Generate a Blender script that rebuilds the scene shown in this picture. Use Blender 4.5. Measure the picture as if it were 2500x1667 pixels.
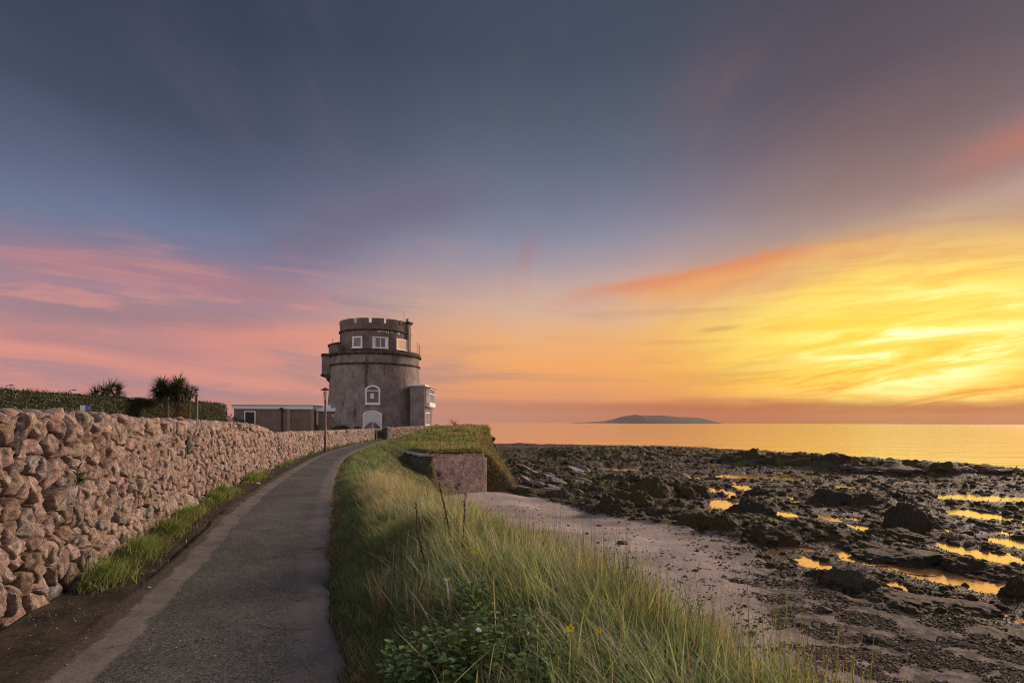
import bpy, bmesh, math
import numpy as np
from mathutils import Matrix, Vector

for o in list(bpy.data.objects):
    bpy.data.objects.remove(o, do_unlink=True)
sc = bpy.context.scene
COL = sc.collection
R = math.radians
rng = np.random.default_rng(11)

# ------------------------------------------------------------------ camera
F, HZ, ROLL, CAMH = 1450.0, 1031.3, 0.0038, 1.7     # focal length and horizon of the 2500 px photograph
cam_d = bpy.data.cameras.new('camera')
cam_d.sensor_width = 36.0
cam_d.lens = F / 2500.0 * 36.0
cam_d.shift_y = (HZ - 833.5) / 2500.0
cam_d.clip_start, cam_d.clip_end = 0.05, 90000.0
cam = bpy.data.objects.new('camera', cam_d)
COL.objects.link(cam)
cam.matrix_world = Matrix.Translation((0, 0, CAMH)) @ Matrix.Rotation(R(90), 4, 'X') @ Matrix.Rotation(ROLL, 4, 'Z')
sc.camera = cam


def unroll(px, py):
    dx, dy = px - 1250.0, py - HZ
    return dx * math.cos(ROLL) + dy * math.sin(ROLL), dy * math.cos(ROLL) - dx * math.sin(ROLL)


def at(px, py, Y):
    """point of the photograph at distance Y in metres"""
    x, y = unroll(px, py)
    return Vector((x / F * Y, Y, CAMH - y / F * Y))


def on(px, py, z):
    """point of the photograph on the level z"""
    x, y = unroll(px, py)
    Y = (CAMH - z) * F / y
    return Vector((x / F * Y, Y, z))


# ------------------------------------------------------------------ sun, exposure
GLOW_AZ = R(34.0)                      # the brightest part of the cloud
SUN_AZ, SUN_EL = R(50.0), R(18.5)
sun_dir = Vector((math.sin(SUN_AZ) * math.cos(SUN_EL), math.cos(SUN_AZ) * math.cos(SUN_EL), math.sin(SUN_EL)))
sd = bpy.data.lights.new('sun', 'SUN')
sd.energy, sd.angle, sd.color = 5.0, R(14.0), (1.0, 0.72, 0.54)
sun = bpy.data.objects.new('sun', sd)
COL.objects.link(sun)
sun.rotation_euler = (-sun_dir).to_track_quat('-Z', 'Y').to_euler()
sc.view_settings.view_transform = 'Standard'
sc.view_settings.look = 'None'
sc.view_settings.gamma = 1.0
sc.view_settings.use_curve_mapping = False
sc.view_settings.exposure = 0.0
sc.render.engine = 'CYCLES'
sc.cycles.use_denoising = True
sc.cycles.denoising_prefilter = 'NONE'
sc.cycles.filter_width = 1.15
sc.cycles.max_bounces = 6
sc.cycles.diffuse_bounces = 3
sc.cycles.transparent_max_bounces = 8
sc.cycles.volume_bounces = 0
sc.cycles.sample_clamp_indirect = 6.0


def lin(c):
    return tuple(((v / 255.0) / 12.92 if v / 255.0 <= 0.04045 else ((v / 255.0 + 0.055) / 1.055) ** 2.4) for v in c)


# ------------------------------------------------------------------ node helper
class NT:
    def __init__(self, tree):
        self.t = tree
        tree.nodes.clear()

    def n(self, kind, **kw):
        nd = self.t.nodes.new(kind)
        for k, v in kw.items():
            setattr(nd, k, v)
        return nd

    def put(self, sock, v):
        if v is None:
            return
        if isinstance(v, bpy.types.NodeSocket):
            self.t.links.new(v, sock)
        elif isinstance(v, (tuple, list)) and sock.type == 'RGBA' and len(v) == 3:
            sock.default_value = (*v, 1.0)
        else:
            sock.default_value = v

    def m(self, op, a, b=None, c=None, clamp=False):
        nd = self.n('ShaderNodeMath', operation=op, use_clamp=clamp)
        for i, v in enumerate((a, b, c)):
            self.put(nd.inputs[i], v)
        return nd.outputs[0]

    def v(self, op, a, b=None, s=None):
        nd = self.n('ShaderNodeVectorMath', operation=op)
        self.put(nd.inputs[0], a)
        if b is not None:
            self.put(nd.inputs[1], b)
        if s is not None:
            self.put(nd.inputs['Scale'], s)
        return nd.outputs['Value'] if op in ('DOT_PRODUCT', 'LENGTH') else nd.outputs[0]

    def ss(self, x, a, b, lo=0.0, hi=1.0):
        nd = self.n('ShaderNodeMapRange', interpolation_type='SMOOTHSTEP')
        for k, v in zip(('Value', 'From Min', 'From Max', 'To Min', 'To Max'), (x, a, b, lo, hi)):
            self.put(nd.inputs[k], v)
        return nd.outputs[0]

    def mix(self, f, a, b, mode='MIX'):
        nd = self.n('ShaderNodeMix', data_type='RGBA', blend_type=mode)
        self.put(nd.inputs[0], f)
        self.put(nd.inputs[6], a)
        self.put(nd.inputs[7], b)
        return nd.outputs[2]

    def ramp(self, f, stops, mode='LINEAR'):
        nd = self.n('ShaderNodeValToRGB')
        nd.color_ramp.interpolation = mode
        el = nd.color_ramp.elements
        while len(el) < len(stops):
            el.new(0.5)
        for e, (p, c) in zip(el, stops):
            e.position = p
            e.color = (*c, 1.0) if len(c) == 3 else c
        self.put(nd.inputs[0], f)
        return nd.outputs[0]

    def noise(self, vec, scale=1.0, detail=4.0, rough=0.55, dist=0.0, dim='3D'):
        nd = self.n('ShaderNodeTexNoise', noise_dimensions=dim)
        self.put(nd.inputs['Vector'], vec)
        for k, v in (('Scale', scale), ('Detail', detail), ('Roughness', rough), ('Distortion', dist)):
            self.put(nd.inputs[k], v)
        return nd.outputs[0]

    def voro(self, vec, scale, feature='F1', out=0, rnd=1.0):
        nd = self.n('ShaderNodeTexVoronoi', feature=feature)
        self.put(nd.inputs['Vector'], vec)
        nd.inputs['Scale'].default_value = scale
        nd.inputs['Randomness'].default_value = rnd
        return nd.outputs[out]

    def xyz(self, x, y, z):
        nd = self.n('ShaderNodeCombineXYZ')
        for i, v in enumerate((x, y, z)):
            self.put(nd.inputs[i], v)
        return nd.outputs[0]

    def sep(self, v):
        nd = self.n('ShaderNodeSeparateXYZ')
        self.put(nd.inputs[0], v)
        return nd.outputs

    def attr(self, name, out='Color'):
        return self.n('ShaderNodeAttribute', attribute_name=name).outputs[out]

    def bump(self, h, dist=0.02, strength=1.0, normal=None):
        nd = self.n('ShaderNodeBump')
        nd.inputs['Strength'].default_value = strength
        nd.inputs['Distance'].default_value = dist
        self.put(nd.inputs['Height'], h)
        self.put(nd.inputs['Normal'], normal)
        return nd.outputs[0]


# ------------------------------------------------------------------ world: sunset sky with drawn-out cloud
w = bpy.data.worlds.new('World')
sc.world = w
w.cycles.sampling_method = 'MANUAL'
w.cycles.sample_map_resolution = 512
w.use_nodes = True
t = NT(w.node_tree)
d = t.n('ShaderNodeTexCoord').outputs['Generated']
d = t.v('NORMALIZE', d)
dx, dy, dz = t.sep(d)
hz = t.m('MAXIMUM', dz, 0.0)
az = t.m('ARCTAN2', dx, dy)
dxy = t.v('NORMALIZE', t.xyz(dx, dy, 0.0))
acos = t.m('ARCCOSINE', t.v('DOT_PRODUCT', dxy, (math.sin(GLOW_AZ), math.cos(GLOW_AZ), 0.0)))   # angle from the sun's bearing
plane = t.v('SCALE', t.xyz(dx, dy, 0.0), s=t.m('DIVIDE', 1.0, t.m('ADD', hz, 0.10)))          # cloud deck seen in perspective
wob = t.m('MULTIPLY', t.m('SUBTRACT', t.noise(t.v('MULTIPLY', plane, (0.9, 0.28, 1.0)), 1.0, 4, 0.55, 0.4), 0.5), 0.10)
el = t.m('ADD', hz, t.m('MULTIPLY', wob, t.ss(hz, 0.03, 0.2)))
S = lambda rows: [(z, lin(c)) for z, c in rows]
cool = t.ramp(el, S([(0.0, (188, 132, 128)), (0.05, (204, 140, 132)), (0.09, (212, 142, 132)), (0.125, (192, 136, 135)), (0.165, (168, 131, 140)),
                     (0.21, (150, 129, 148)), (0.25, (124, 121, 148)), (0.285, (106, 118, 147)), (0.33, (95, 101, 128)), (0.37, (82, 89, 113)),
                     (0.42, (68, 76, 98)), (0.52, (55, 64, 84)), (0.75, (52, 60, 78)), (1.0, (62, 70, 90))]))
mid = t.ramp(el, S([(0.0, (196, 138, 118)), (0.04, (226, 150, 100)), (0.09, (242, 166, 98)), (0.14, (236, 174, 118)), (0.18, (216, 176, 150)),
                    (0.225, (194, 165, 158)), (0.26, (164, 150, 160)), (0.30, (136, 136, 156)), (0.345, (115, 119, 142)), (0.40, (95, 104, 124)),
                    (0.45, (83, 92, 110)), (0.52, (68, 78, 96)), (0.75, (58, 66, 84)), (1.0, (62, 70, 90))]))
warm = t.ramp(el, S([(0.0, (186, 106, 68)), (0.018, (192, 110, 62)), (0.033, (226, 138, 48)), (0.05, (250, 172, 38)), (0.075, (255, 198, 40)),
                     (0.13, (255, 216, 62)), (0.165, (255, 212, 76)), (0.195, (250, 192, 82)), (0.222, (232, 170, 98)), (0.25, (204, 154, 116)),
                     (0.285, (172, 142, 130)), (0.315, (150, 122, 118)), (0.385, (118, 95, 100)), (0.45, (92, 80, 90)), (0.55, (76, 72, 84)),
                     (1.0, (62, 70, 90))]))
opp = t.ramp(el, S([(0.0, (224, 196, 190)), (0.1, (246, 224, 216)), (0.25, (248, 230, 226)), (0.45, (236, 226, 230)), (0.65, (208, 206, 218)), (0.85, (140, 146, 164)), (1.0, (62, 70, 90))]))
col = t.mix(t.ss(acos, R(30), R(62)), mid, cool)
col = t.mix(t.ss(acos, R(80), R(135)), col, opp)          # unseen sky behind the camera, made paler to add fill light
col = t.mix(t.ss(acos, R(28), R(2)), col, warm)
u = t.m('DIVIDE', dx, t.m('MAXIMUM', dy, 0.05))
v = t.m('DIVIDE', dz, t.m('MAXIMUM', dy, 0.05))
fr = t.ss(dy, 0.1, 0.3)
# soft streaks over the whole deck
n1 = t.noise(t.v('MULTIPLY', plane, (2.2, 0.5, 1.0)), 1.0, 7, 0.62, 0.25)
n2 = t.noise(t.v('MULTIPLY', d, (1.6, 1.6, 17.0)), 1.3, 6, 0.62, 0.6)
pink = t.mix(t.ss(acos, R(50), R(12)), lin((208, 142, 138)), lin((226, 128, 72)))
hi = t.mix(t.ss(acos, R(50), R(12)), lin((112, 98, 120)), lin((146, 100, 98)))
ccol = t.mix(t.ss(el, 0.17, 0.34), pink, hi)
col = t.mix(t.m('MULTIPLY', t.ss(n1, 0.50, 0.74), t.m('MULTIPLY', t.ss(hz, 0.10, 0.24, 0.08, 0.5), t.ss(hz, 0.55, 0.3, 0.45, 1.0))), col, ccol)
gry = t.mix(t.ss(acos, R(50), R(15)), lin((150, 126, 136)), lin((206, 150, 96)))
col = t.mix(t.m('MULTIPLY', t.ss(n2, 0.48, 0.70), t.ss(hz, 0.30, 0.10, 0.0, 0.6)), col, gry)


bn = t.m('SUBTRACT', t.noise(t.xyz(t.m('MULTIPLY', u, 5.0), t.m('MULTIPLY', v, 14.0), 0.0), 1.0, 5, 0.6), 0.5)


def band(u0, u1, c0, slope, thick, colr, amt, soft=0.12, rough=0.5, up=1.0):
    """one long streak of cloud, from bearing u0 to u1"""
    global col
    wv = t.m('MULTIPLY', bn, thick * 2.2 * rough)
    dv = t.m('SUBTRACT', t.m('ADD', v, wv), t.m('ADD', c0, t.m('MULTIPLY', u, slope)))
    above = t.m('GREATER_THAN', dv, 0.0)
    th = t.m('MULTIPLY_ADD', above, thick * (up - 1.0), thick)
    q = t.m('DIVIDE', dv, th)
    g = t.m('POWER', 2.718, t.m('MULTIPLY', t.m('MULTIPLY', q, q), -1.0))
    f = t.m('MULTIPLY', g, t.m('MULTIPLY', t.ss(u, u0, u0 + soft), t.ss(u, u1, u1 - soft)))
    col = t.mix(t.m('MULTIPLY', t.m('MULTIPLY', f, fr), amt), col, lin(colr))


band(-0.95, -0.25, 0.165, -0.135, 0.028, (178, 124, 132), 0.6, 0.2, 0.6)       # mauve streak high on the left
band(-0.95, -0.30, 0.115, -0.09, 0.020, (150, 122, 132), 0.65, 0.2, 0.6)
band(-0.70, -0.12, 0.135, -0.02, 0.020, (240, 150, 126), 0.5, 0.25, 1.2)      # coral band left of the tower
band(-0.50, 0.02, 0.40, 0.25, 0.055, (112, 98, 122), 0.55, 0.2, 0.6)
band(-0.95, -0.45, 0.06, -0.10, 0.014, (168, 128, 134), 0.6, 0.15, 0.8)
band(-0.55, -0.05, 0.085, 0.0, 0.010, (186, 138, 132), 0.5, 0.2, 0.8)
band(0.02, 0.62, 0.192, 0.2, 0.017, (222, 126, 80), 0.7, 0.22, 1.1, 0.6)     # long orange streak
band(0.10, 0.80, 0.165, 0.22, 0.022, (244, 168, 92), 0.6, 0.2, 0.7)
band(0.62, 1.15, 0.165, 0.36, 0.034, (196, 112, 90), 0.6, 0.3, 0.7)           # red streak, upper right
band(0.55, 1.25, 0.09, 0.36, 0.03, (196, 160, 138), 0.5, 0.2, 0.6)
band(0.30, 0.40, 0.124, 0.1, 0.004, (206, 136, 88), 0.8, 0.04, 0.9)
# drawn-out streaks low on the left, falling towards the tower
ls = t.noise(t.xyz(t.m('MULTIPLY', u, 2.0), t.m('MULTIPLY', t.m('ADD', v, t.m('MULTIPLY', u, 0.13)), 19.0), 3.0), 1.0, 6, 0.6, 0.5)
lm = t.m('MULTIPLY', t.m('MULTIPLY', t.ss(acos, R(32), R(55)), fr), t.m('MULTIPLY', t.ss(v, 0.02, 0.06), t.ss(v, 0.36, 0.2)))
col = t.mix(t.m('MULTIPLY', t.m('MULTIPLY', t.ss(ls, 0.50, 0.66), 0.6), lm), col, lin((152, 128, 142)))
col = t.mix(t.m('MULTIPLY', t.m('MULTIPLY', t.ss(ls, 0.47, 0.34), 0.45), lm), col, lin((232, 152, 136)))
# the sun's glow, broken by thin cloud
gz = t.m('MULTIPLY', t.m('SUBTRACT', dz, 0.112), 1.9)
ga = t.m('SQRT', t.m('ADD', t.m('MULTIPLY', acos, acos), t.m('MULTIPLY', gz, gz)))
fine = t.noise(t.v('MULTIPLY', t.xyz(u, t.m('SUBTRACT', v, t.m('MULTIPLY', u, 0.12)), 0.0), (4.2, 34.0, 1.0)), 1.0, 7, 0.62, 0.6)
fine = t.m('MULTIPLY', fine, fr)
glow = t.m('MULTIPLY', t.ss(ga, R(21), R(1.5)), t.ss(fine, 0.34, 0.62, 0.15, 1.0))
col = t.mix(t.m('MULTIPLY', glow, 0.85), col, (1.10, 0.93, 0.20))
core = t.m('MULTIPLY', t.ss(ga, R(11), R(0.5)), t.ss(fine, 0.50, 0.66))
col = t.mix(core, col, (1.3, 1.2, 0.68))
dark = t.m('MULTIPLY', t.ss(ga, R(32), R(8)), t.ss(fine, 0.47, 0.30))
dark = t.m('MULTIPLY', dark, t.ss(hz, 0.15, 0.02))
col = t.mix(t.m('MULTIPLY', dark, 0.75), col, lin((232, 150, 48)))
# cloud bank low on the horizon
bank_n = t.noise(t.v('MULTIPLY', t.xyz(u, v, 0.0), (3.0, 30.0, 1.0)), 1.0, 6, 0.6)
bt = t.m('ADD', v, t.m('MULTIPLY', t.m('SUBTRACT', bank_n, 0.5), 0.035))
bank = t.m('MULTIPLY', t.m('MULTIPLY', t.ss(bt, 0.045, 0.026), fr), t.ss(acos, R(70), R(20), 0.35, 0.8))
bankc = t.mix(t.ss(acos, R(45), R(10)), lin((184, 124, 106)), lin((178, 92, 50)))
col = t.mix(bank, col, bankc)
sky = t.n('ShaderNodeTexSky', sky_type='NISHITA', sun_disc=False, sun_elevation=SUN_EL, sun_rotation=SUN_AZ)
bg = t.n('ShaderNodeBackground')
add = t.mix(0.002, col, sky.outputs[0], 'ADD')
t.put(bg.inputs[0], add)
bg.inputs[1].default_value = 1.0
t.put(t.n('ShaderNodeOutputWorld').inputs[0], bg.outputs[0])


# ------------------------------------------------------------------ numpy noise
_perm = np.random.default_rng(3).permutation(512).astype(np.int64)
_perm = np.concatenate([_perm, _perm, _perm])
_ga = np.random.default_rng(4).uniform(0, 2 * np.pi, 512)
_g2 = np.stack([np.cos(_ga), np.sin(_ga)], 1)
_g3 = np.random.default_rng(5).normal(size=(512, 3))
_g3 /= np.linalg.norm(_g3, axis=1)[:, None]


def pn2(x, y):
    x = np.asarray(x, float); y = np.asarray(y, float)
    xi, yi = np.floor(x).astype(np.int64), np.floor(y).astype(np.int64)
    fx, fy = x - xi, y - yi
    ux, uy = fx * fx * fx * (fx * (fx * 6 - 15) + 10), fy * fy * fy * (fy * (fy * 6 - 15) + 10)

    def g(i, j):
        h = _perm[(_perm[(xi + i) & 511] + yi + j) & 511]
        return _g2[h, 0] * (fx - i) + _g2[h, 1] * (fy - j)
    a, b, c, e = g(0, 0), g(1, 0), g(0, 1), g(1, 1)
    return 1.5 * ((a + (b - a) * ux) * (1 - uy) + (c + (e - c) * ux) * uy)


def pn3(p):
    i = np.floor(p).astype(np.int64)
    f = p - i
    uu = f * f * f * (f * (f * 6 - 15) + 10)
    out = 0
    for a in (0, 1):
        for b in (0, 1):
            for c in (0, 1):
                h = _perm[(_perm[(_perm[(i[:, 0] + a) & 511] + i[:, 1] + b) & 511] + i[:, 2] + c) & 511]
                g = (_g3[h] * (f - np.array([a, b, c]))).sum(1)
                ww = (uu[:, 0] if a else 1 - uu[:, 0]) * (uu[:, 1] if b else 1 - uu[:, 1]) * (uu[:, 2] if c else 1 - uu[:, 2])
                out = out + g * ww
    return 1.5 * out


def fbm2(x, y, octv=4, gain=0.5, lac=2.03):
    s, a = 0, 1.0
    for k in range(octv):
        s = s + a * pn2(x + 17.3 * k, y - 9.1 * k)
        x, y, a = x * lac, y * lac, a * gain
    return s


def ridge2(x, y, octv=4, gain=0.55, lac=2.1):
    s, a = 0, 1.0
    for k in range(octv):
        s = s + a * (1 - 2 * np.abs(pn2(x + 31.7 * k, y + 12.9 * k)))
        x, y, a = x * lac, y * lac, a * gain
    return s


def sstep(a, b, x):
    q = np.clip((np.asarray(x, float) - a) / (b - a), 0, 1)
    return q * q * (3 - 2 * q)


# ------------------------------------------------------------------ mesh helpers
def tag(o, label=None, cat=None, group=None, kind=None):
    for k, vv in (('label', label), ('category', cat), ('group', group), ('kind', kind)):
        if vv:
            o[k] = vv
    return o


def thing(name, label, cat, loc=(0, 0, 0), rz=0.0, group=None):
    o = bpy.data.objects.new(name, None)
    COL.objects.link(o)
    o.location = loc
    o.rotation_euler = (0, 0, rz)
    return tag(o, label, cat, group)


def mesh_np(name, V, Fc, mat, parent=None, loc=(0, 0, 0), tint=None, extra=None, smooth=False, uv=None):
    """one mesh object from numpy arrays; Fc is (m,3) or (m,4)"""
    V = np.asarray(V, np.float32)
    Fc = np.asarray(Fc, np.int32)
    me = bpy.data.meshes.new(name)
    k = Fc.shape[1]
    me.vertices.add(len(V))
    me.vertices.foreach_set('co', V.ravel())
    me.loops.add(Fc.size)
    me.loops.foreach_set('vertex_index', Fc.ravel())
    me.polygons.add(len(Fc))
    me.polygons.foreach_set('loop_start', np.arange(0, Fc.size, k, dtype=np.int32))
    me.polygons.foreach_set('loop_total', np.full(len(Fc), k, np.int32))
    if smooth:
        me.polygons.foreach_set('use_smooth', np.ones(len(Fc), bool))
    me.update(calc_edges=True)
    if tint is not None:
        tint = np.asarray(tint, np.float32)
        if tint.ndim == 1:
            tint = np.tile(tint, (len(V), 1))
        a = me.attributes.new('tint', 'FLOAT_COLOR', 'POINT')
        a.data.foreach_set('color', np.concatenate([tint, np.ones((len(V), 1), np.float32)], 1).ravel())
    for nm, arr in (extra or {}).items():
        a = me.attributes.new(nm, 'FLOAT', 'POINT')
        a.data.foreach_set('value', np.asarray(arr, np.float32))
    if mat:
        me.materials.append(mat)
    o = bpy.data.objects.new(name, me)
    COL.objects.link(o)
    o.location = loc
    o.parent = parent
    return o


class MB:
    """collects shapes for one mesh part"""

    def __init__(self):
        self.v, self.f = [], []

    def add(self, V, Fc):
        b = len(self.v)
        self.v += [tuple(p) for p in V]
        self.f += [tuple(i + b for i in q) for q in Fc]
        return self

    def box(self, x0, x1, y0, y1, z0, z1, M=None):
        P = [Vector((x, y, z)) for z in (z0, z1) for y in (y0, y1) for x in (x0, x1)]
        if M is not None:
            P = [M @ p for p in P]
        return self.add(P, [(0, 2, 3, 1), (4, 5, 7, 6), (0, 1, 5, 4), (2, 6, 7, 3), (0, 4, 6, 2), (1, 3, 7, 5)])

    def lathe(self, prof, n=64, a0=0.0, a1=2 * math.pi, cx=0.0, cy=0.0):
        """profile (r, z); angle 0 looks at local -y, positive to +x"""
        full = abs(a1 - a0 - 2 * math.pi) < 1e-6
        m = n if full else n + 1
        V = []
        for i in range(m):
            a = a0 + (a1 - a0) * i / n
            V += [(cx + r * math.sin(a), cy - r * math.cos(a), z) for r, z in prof]
        k = len(prof)
        Fc = []
        for i in range(n):
            j = (i + 1) % m
            for q in range(k - 1):
                Fc.append((i * k + q, j * k + q, j * k + q + 1, i * k + q + 1))
        if not full:
            Fc += [tuple(range(k)), tuple(reversed([(m - 1) * k + q for q in range(k)]))]
        return self.add(V, Fc)

    def tube(self, pts, rad, n=8, cap=True):
        pts = [Vector(p) for p in pts]
        rad = rad if isinstance(rad, (list, tuple)) else [rad] * len(pts)
        V = []
        for i, p in enumerate(pts):
            dd = (pts[min(i + 1, len(pts) - 1)] - pts[max(i - 1, 0)]).normalized()
            a = dd.cross(Vector((0, 0, 1)) if abs(dd.z) < 0.9 else Vector((1, 0, 0))).normalized()
            b = dd.cross(a)
            V += [p + (a * math.cos(2 * math.pi * q / n) + b * math.sin(2 * math.pi * q / n)) * rad[i] for q in range(n)]
        Fc = [(i * n + q, i * n + (q + 1) % n, (i + 1) * n + (q + 1) % n, (i + 1) * n + q) for i in range(len(pts) - 1) for q in range(n)]
        if cap:
            Fc += [tuple(reversed(range(n))), tuple((len(pts) - 1) * n + q for q in range(n))]
        return self.add(V, Fc)

    def build(self, name, mat, parent=None, M=None, smooth=False, bevel=0.0):
        me = bpy.data.meshes.new(name)
        me.from_pydata(self.v, [], self.f)
        bm = bmesh.new()
        bm.from_mesh(me)
        bmesh.ops.recalc_face_normals(bm, faces=bm.faces)
        bm.to_mesh(me)
        bm.free()
        me.materials.append(mat)
        if smooth:
            for p in me.polygons:
                p.use_smooth = True
        o = bpy.data.objects.new(name, me)
        COL.objects.link(o)
        o.parent = parent
        if M is not None:
            o.matrix_local = M
        if smooth:
            me.set_sharp_from_angle(angle=R(35))
        if bevel:
            b = o.modifiers.new('bevel', 'BEVEL')
            b.width, b.segments, b.limit_method = bevel, 2, 'ANGLE'
        return o


def copy_tree(o, parent=None):
    c = o.copy()
    COL.objects.link(c)
    c.parent = parent
    for ch in list(o.children):
        copy_tree(ch, c)
    return c


_ico = {}


def ico(sub):
    if sub not in _ico:
        bm = bmesh.new()
        bmesh.ops.create_icosphere(bm, subdivisions=sub, radius=1.0)
        bm.verts.ensure_lookup_table()
        _ico[sub] = (np.array([vv.co[:] for vv in bm.verts]), np.array([[q.index for q in f.verts] for f in bm.faces]))
        bm.free()
    return _ico[sub]


def rock(r, sub=3, planes=7, rough=0.12, freq=2.0, cut=0.78):
    """craggy stone of unit radius: a ball cut by random planes, then roughened"""
    V, Fc = ico(sub)
    V = V.copy()
    for _ in range(planes):
        nn = r.normal(size=3)
        nn /= np.linalg.norm(nn)
        dd = r.uniform(cut - 0.15, cut + 0.1)
        ex = np.maximum(V @ nn - dd, 0)
        V -= ex[:, None] * nn
    o = r.uniform(0, 60, 3)
    q = V * freq + o
    n_ = pn3(q) + 0.5 * pn3(q * 2.1) + 0.25 * pn3(q * 4.3)
    V *= (1 + rough * n_)[:, None]
    return V, Fc


# ------------------------------------------------------------------ materials
def mat(name):
    m_ = bpy.data.materials.new(name)
    m_.use_nodes = True
    return m_, NT(m_.node_tree)


def finish(t, color, rough=0.8, normal=None, spec=0.3, metallic=0.0):
    b = t.n('ShaderNodeBsdfPrincipled')
    t.put(b.inputs['Base Color'], color)
    t.put(b.inputs['Roughness'], rough)
    t.put(b.inputs['Specular IOR Level'], spec)
    t.put(b.inputs['Metallic'], metallic)
    t.put(b.inputs['Normal'], normal)
    o = t.n('ShaderNodeOutputMaterial')
    t.put(o.inputs[0], b.outputs[0])
    return b, o


def pos(t):
    return t.n('ShaderNodeNewGeometry').outputs['Position']


def plain(name, c, rough=0.6, spec=0.3, metallic=0.0, grain=0.12, scale=30.0, bump=0.0):
    m_, t = mat(name)
    p = t.n('ShaderNodeTexCoord').outputs['Object']
    n_ = t.noise(p, scale, 5, 0.65)
    cc = t.mix(t.ss(n_, 0.3, 0.7), tuple(x * (1 - grain) for x in c), tuple(min(1, x * (1 + grain)) for x in c))
    finish(t, cc, rough, t.bump(n_, bump) if bump else None, spec, metallic)
    return m_


MT = {}
MT['white'] = plain('white_paint', (0.70, 0.71, 0.73), 0.45, 0.4)
MT['frame'] = plain('window_frame_paint', (0.78, 0.78, 0.80), 0.4, 0.4, grain=0.04)
MT['dark_door'] = plain('dark_door_paint', (0.03, 0.032, 0.04), 0.5)
MT['roof_felt'] = plain('roof_felt', (0.16, 0.14, 0.14), 0.8)
MT['rust'] = plain('painted_steel', (0.10, 0.055, 0.05), 0.5, 0.4, 0.2)
MT['iron'] = plain('iron', (0.12, 0.09, 0.08), 0.6, 0.4, 0.4)
MT['black'] = plain('black_plastic', (0.02, 0.02, 0.022), 0.5)
MT['curtain'] = plain('curtain', (0.74, 0.77, 0.86), 0.9, 0.1, grain=0.2, scale=8)
MT['dark_room'] = plain('dark_interior', (0.10, 0.10, 0.105), 0.9, 0.1)
MT['paper'] = plain('white_card', (0.8, 0.8, 0.8), 0.8)
MT['bark'] = plain('bark', (0.13, 0.10, 0.075), 0.9, 0.2, grain=0.4, scale=25, bump=0.01)
MT['wood'] = plain('weathered_wood', (0.17, 0.12, 0.085), 0.85, 0.2, grain=0.35, scale=12)
MT['blue'] = plain('blue_sign', (0.10, 0.20, 0.52), 0.4)
MT['stick'] = plain('bleached_stick', (0.55, 0.53, 0.50), 0.8, grain=0.2)
MT['yellow'] = plain('yellow_petal', (0.85, 0.62, 0.02), 0.6, grain=0.08)
MT['island'] = plain('island_turf', (0.07, 0.07, 0.06), 0.9, 0.1, scale=0.01)

# glass: clear pane that mirrors the sky at grazing angles
m_, t = mat('window_glass')
fr_ = t.n('ShaderNodeFresnel')
fr_.inputs[0].default_value = 1.5
tr = t.n('ShaderNodeBsdfTransparent')
gs = t.n('ShaderNodeBsdfGlossy')
gs.inputs['Roughness'].default_value = 0.02
mx = t.n('ShaderNodeMixShader')
t.put(mx.inputs[0], t.m('MULTIPLY', fr_.outputs[0], 1.1, clamp=True))
t.put(mx.inputs[1], tr.outputs[0])
t.put(mx.inputs[2], gs.outputs[0])
t.put(t.n('ShaderNodeOutputMaterial').inputs[0], mx.outputs[0])
MT['glass'] = m_


def tinted(name, rough=0.85, spec=0.25, bumps=((40, 0.01),), mottle=0.35, mscale=14.0, speck=0.0, lichen=False):
    m_, t = mat(name)
    p = pos(t)
    c = t.attr('tint')
    n_ = t.noise(p, mscale, 6, 0.68)
    c = t.mix(t.ss(n_, 0.32, 0.70), t.mix(1.0, c, (1 - mottle,) * 3, 'MULTIPLY'), t.mix(1.0, c, (1 + mottle * 0.7,) * 3, 'MULTIPLY'))
    if speck:
        s_ = t.noise(p, 48, 4, 0.7)
        c = t.mix(t.m('MULTIPLY', t.ss(s_, 0.56, 0.68), speck), c, (0.045, 0.04, 0.036))
        c = t.mix(t.m('MULTIPLY', t.ss(t.noise(p, 38, 4, 0.7), 0.60, 0.70), speck), c, (0.66, 0.56, 0.50))
    if lichen:
        l_ = t.noise(p, 5.0, 6, 0.75)
        c = t.mix(t.ss(l_, 0.60, 0.70, 0, 0.55), c, (0.05, 0.046, 0.04))
        l2 = t.noise(t.v('ADD', p, (7.0, 3.0, 1.0)), 9.0, 5, 0.7)
        c = t.mix(t.ss(l2, 0.70, 0.76, 0, 0.6), c, (0.34, 0.17, 0.03))
    nrm = None
    for s_, d_ in bumps:
        nrm = t.bump(t.noise(p, s_, 6, 0.7), d_, 1.0, nrm)
    finish(t, c, rough, nrm, spec)
    return m_


MT['stone'] = tinted('granite_rubble', 0.85, 0.25, ((18, 0.035), (55, 0.02), (120, 0.006)), 0.5, 16, 0.7, True)
MT['pebble'] = tinted('pebble', 0.5, 0.4, ((60, 0.006),), 0.2, 30)

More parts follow.
